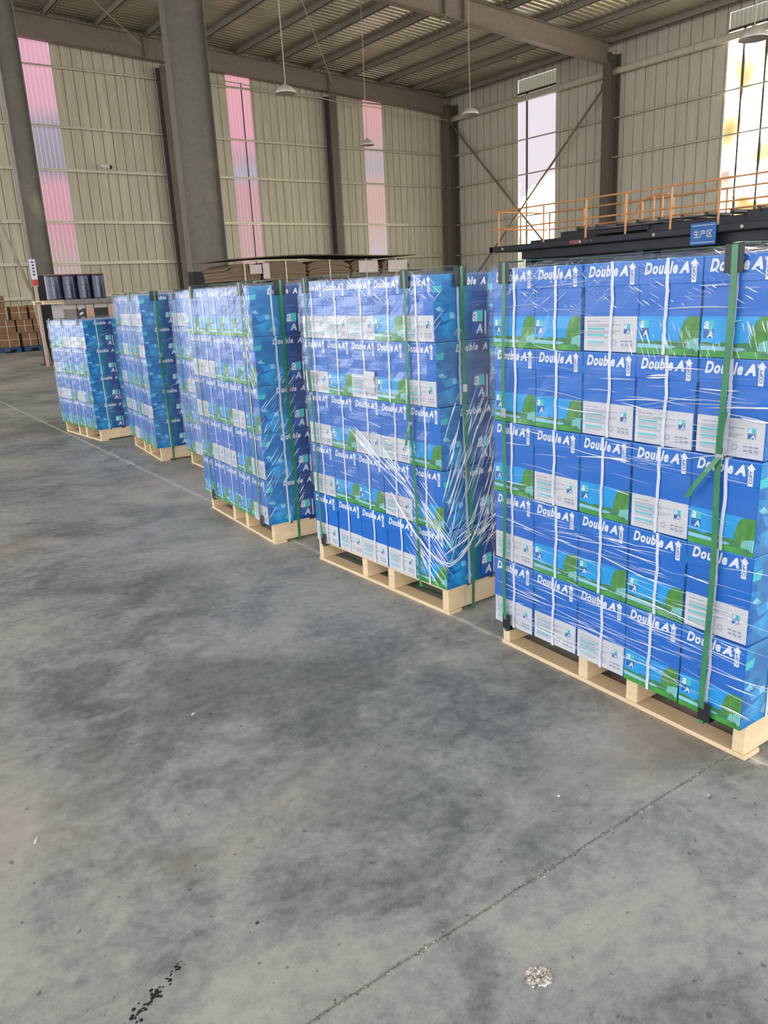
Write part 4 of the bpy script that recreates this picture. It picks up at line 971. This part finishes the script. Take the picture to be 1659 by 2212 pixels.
# sign post by the left column
t = empty('sign_post', (4.95, 20.15, 0)); tag(t, 'pale post by the left column carrying a narrow white and red plate', 'sign')
b = MB(); b.bevbox(-.035, .035, -.03, .03, 0, 1.9, .006, 'pinkpole'); b.build('post', t)
b = MB(); b.bevbox(-.07, .07, -.045, -.033, 1.85, 2.45, .003, 'white'); b.build('plate', t)
b = MB(); b.box(-.068, .068, -.05, -.046, 1.86, 2.0, 'red'); b.build('red_band', t)
b = MB()
for q in range(5): b.box(-.025 + .006 * (q % 2), .028, -.048, -.0455, 2.09 + q * .07, 2.125 + q * .07, 'ink')
b.build('lettering', t)
b = MB(); b.tube([(3.75, 20.3, 5.7), (4.86, 20.28, 1.75), (5.05, 20.3, .02)], .04, 'brace', 8); tag(b.build('leaning_pipe'), 'long steel pipe leaning diagonally beside the far left column', 'pipe')

# ------------------------------------------------------------------ debris on the floor
g = random.Random(11)
def crumb(mb, x, y, r, mat, flat=.4):
    n = 6; vs = [(x + r * g.uniform(.6, 1) * math.cos(6.283 * i / n), y + r * g.uniform(.6, 1) * math.sin(6.283 * i / n), .0005) for i in range(n)]; vs.append((x + r * g.uniform(-.3, .3), y + r * g.uniform(-.3, .3), r * flat + .0008))
    mb.mesh(vs, [(i, (i + 1) % n, n) for i in range(n)], mat)
b = MB()
for i in range(170):
    a = g.uniform(0, 6.28); rr = .030 * math.sqrt(g.random()); crumb(b, 1.007 + rr * math.cos(a) * 1.0, .909 + rr * math.sin(a) * .9, g.uniform(.002, .006), g.choice(['debris', 'debris', 'kraft_pale', 'white']), .5)
tag(b.build('plaster_crumbs'), 'small patch of pale crumbled plaster on the near floor', 'debris', kind='stuff')
b = MB()
for i in range(70):
    t_ = g.random(); crumb(b, .29 + .13 * t_ + g.gauss(0, .008), 1.36 + .07 * t_ + g.gauss(0, .006), g.uniform(.001, .006), 'black', .1)
tag(b.build('dark_pits'), 'scatter of black chips in the lower left of the floor', 'debris', kind='stuff')
b = MB()
for i in range(240):
    x = g.uniform(.35, 2.0); crumb(b, x, 1.14 - .024 * x + g.gauss(0, .006), g.uniform(.001, .0035), g.choice(['debris', 'kraft_pale', 'kraft_dark']), .5)
for i in range(160):
    y = g.uniform(1.0, 8.4); crumb(b, 2.055 + .034 * y + g.gauss(0, .008), y, g.uniform(.001, .005), g.choice(['debris', 'kraft_pale']), .3)
tag(b.build('joint_grit'), 'fine pale grit lying along the floor joints', 'debris', kind='stuff')
SC = [(.277, 2.088, .030, 1.0, 'white bent plastic scrap on the floor at lower left'), (.893, 2.433, .022, .5, 'thin white plastic scrap on the floor left of centre')]
for x, y, l_, a, lab in SC:
    b = MB(); c_, s_ = math.cos(a), math.sin(a); b.mesh([(x - l_ / 2 * c_, y - l_ / 2 * s_, .001), (x, y, .005), (x + l_ / 2 * c_, y + l_ / 2 * s_, .001), (x - l_ / 2 * c_ + .004, y - l_ / 2 * s_ - .004, .001), (x + .004, y - .004, .004), (x + l_ / 2 * c_ + .004, y + l_ / 2 * s_ - .004, .001)], [(0, 1, 4, 3), (1, 2, 5, 4)], 'white')
    tag(b.build('plastic_scrap'), lab, 'scrap')
for x, y, r_, m_, lab in ((.614, 1.427, .006, 'black', 'black stone chip on the lower middle floor'), (1.508, 1.289, .006, 'white', 'white pebble on the floor before the nearest pallet'), (1.83, 1.02, .006, 'kraft_pale', 'pale pebble on the floor near the front pallet corner')):
    b = MB(); crumb(b, x, y, r_, m_, .6); tag(b.build('stone_chip'), lab, 'stone')
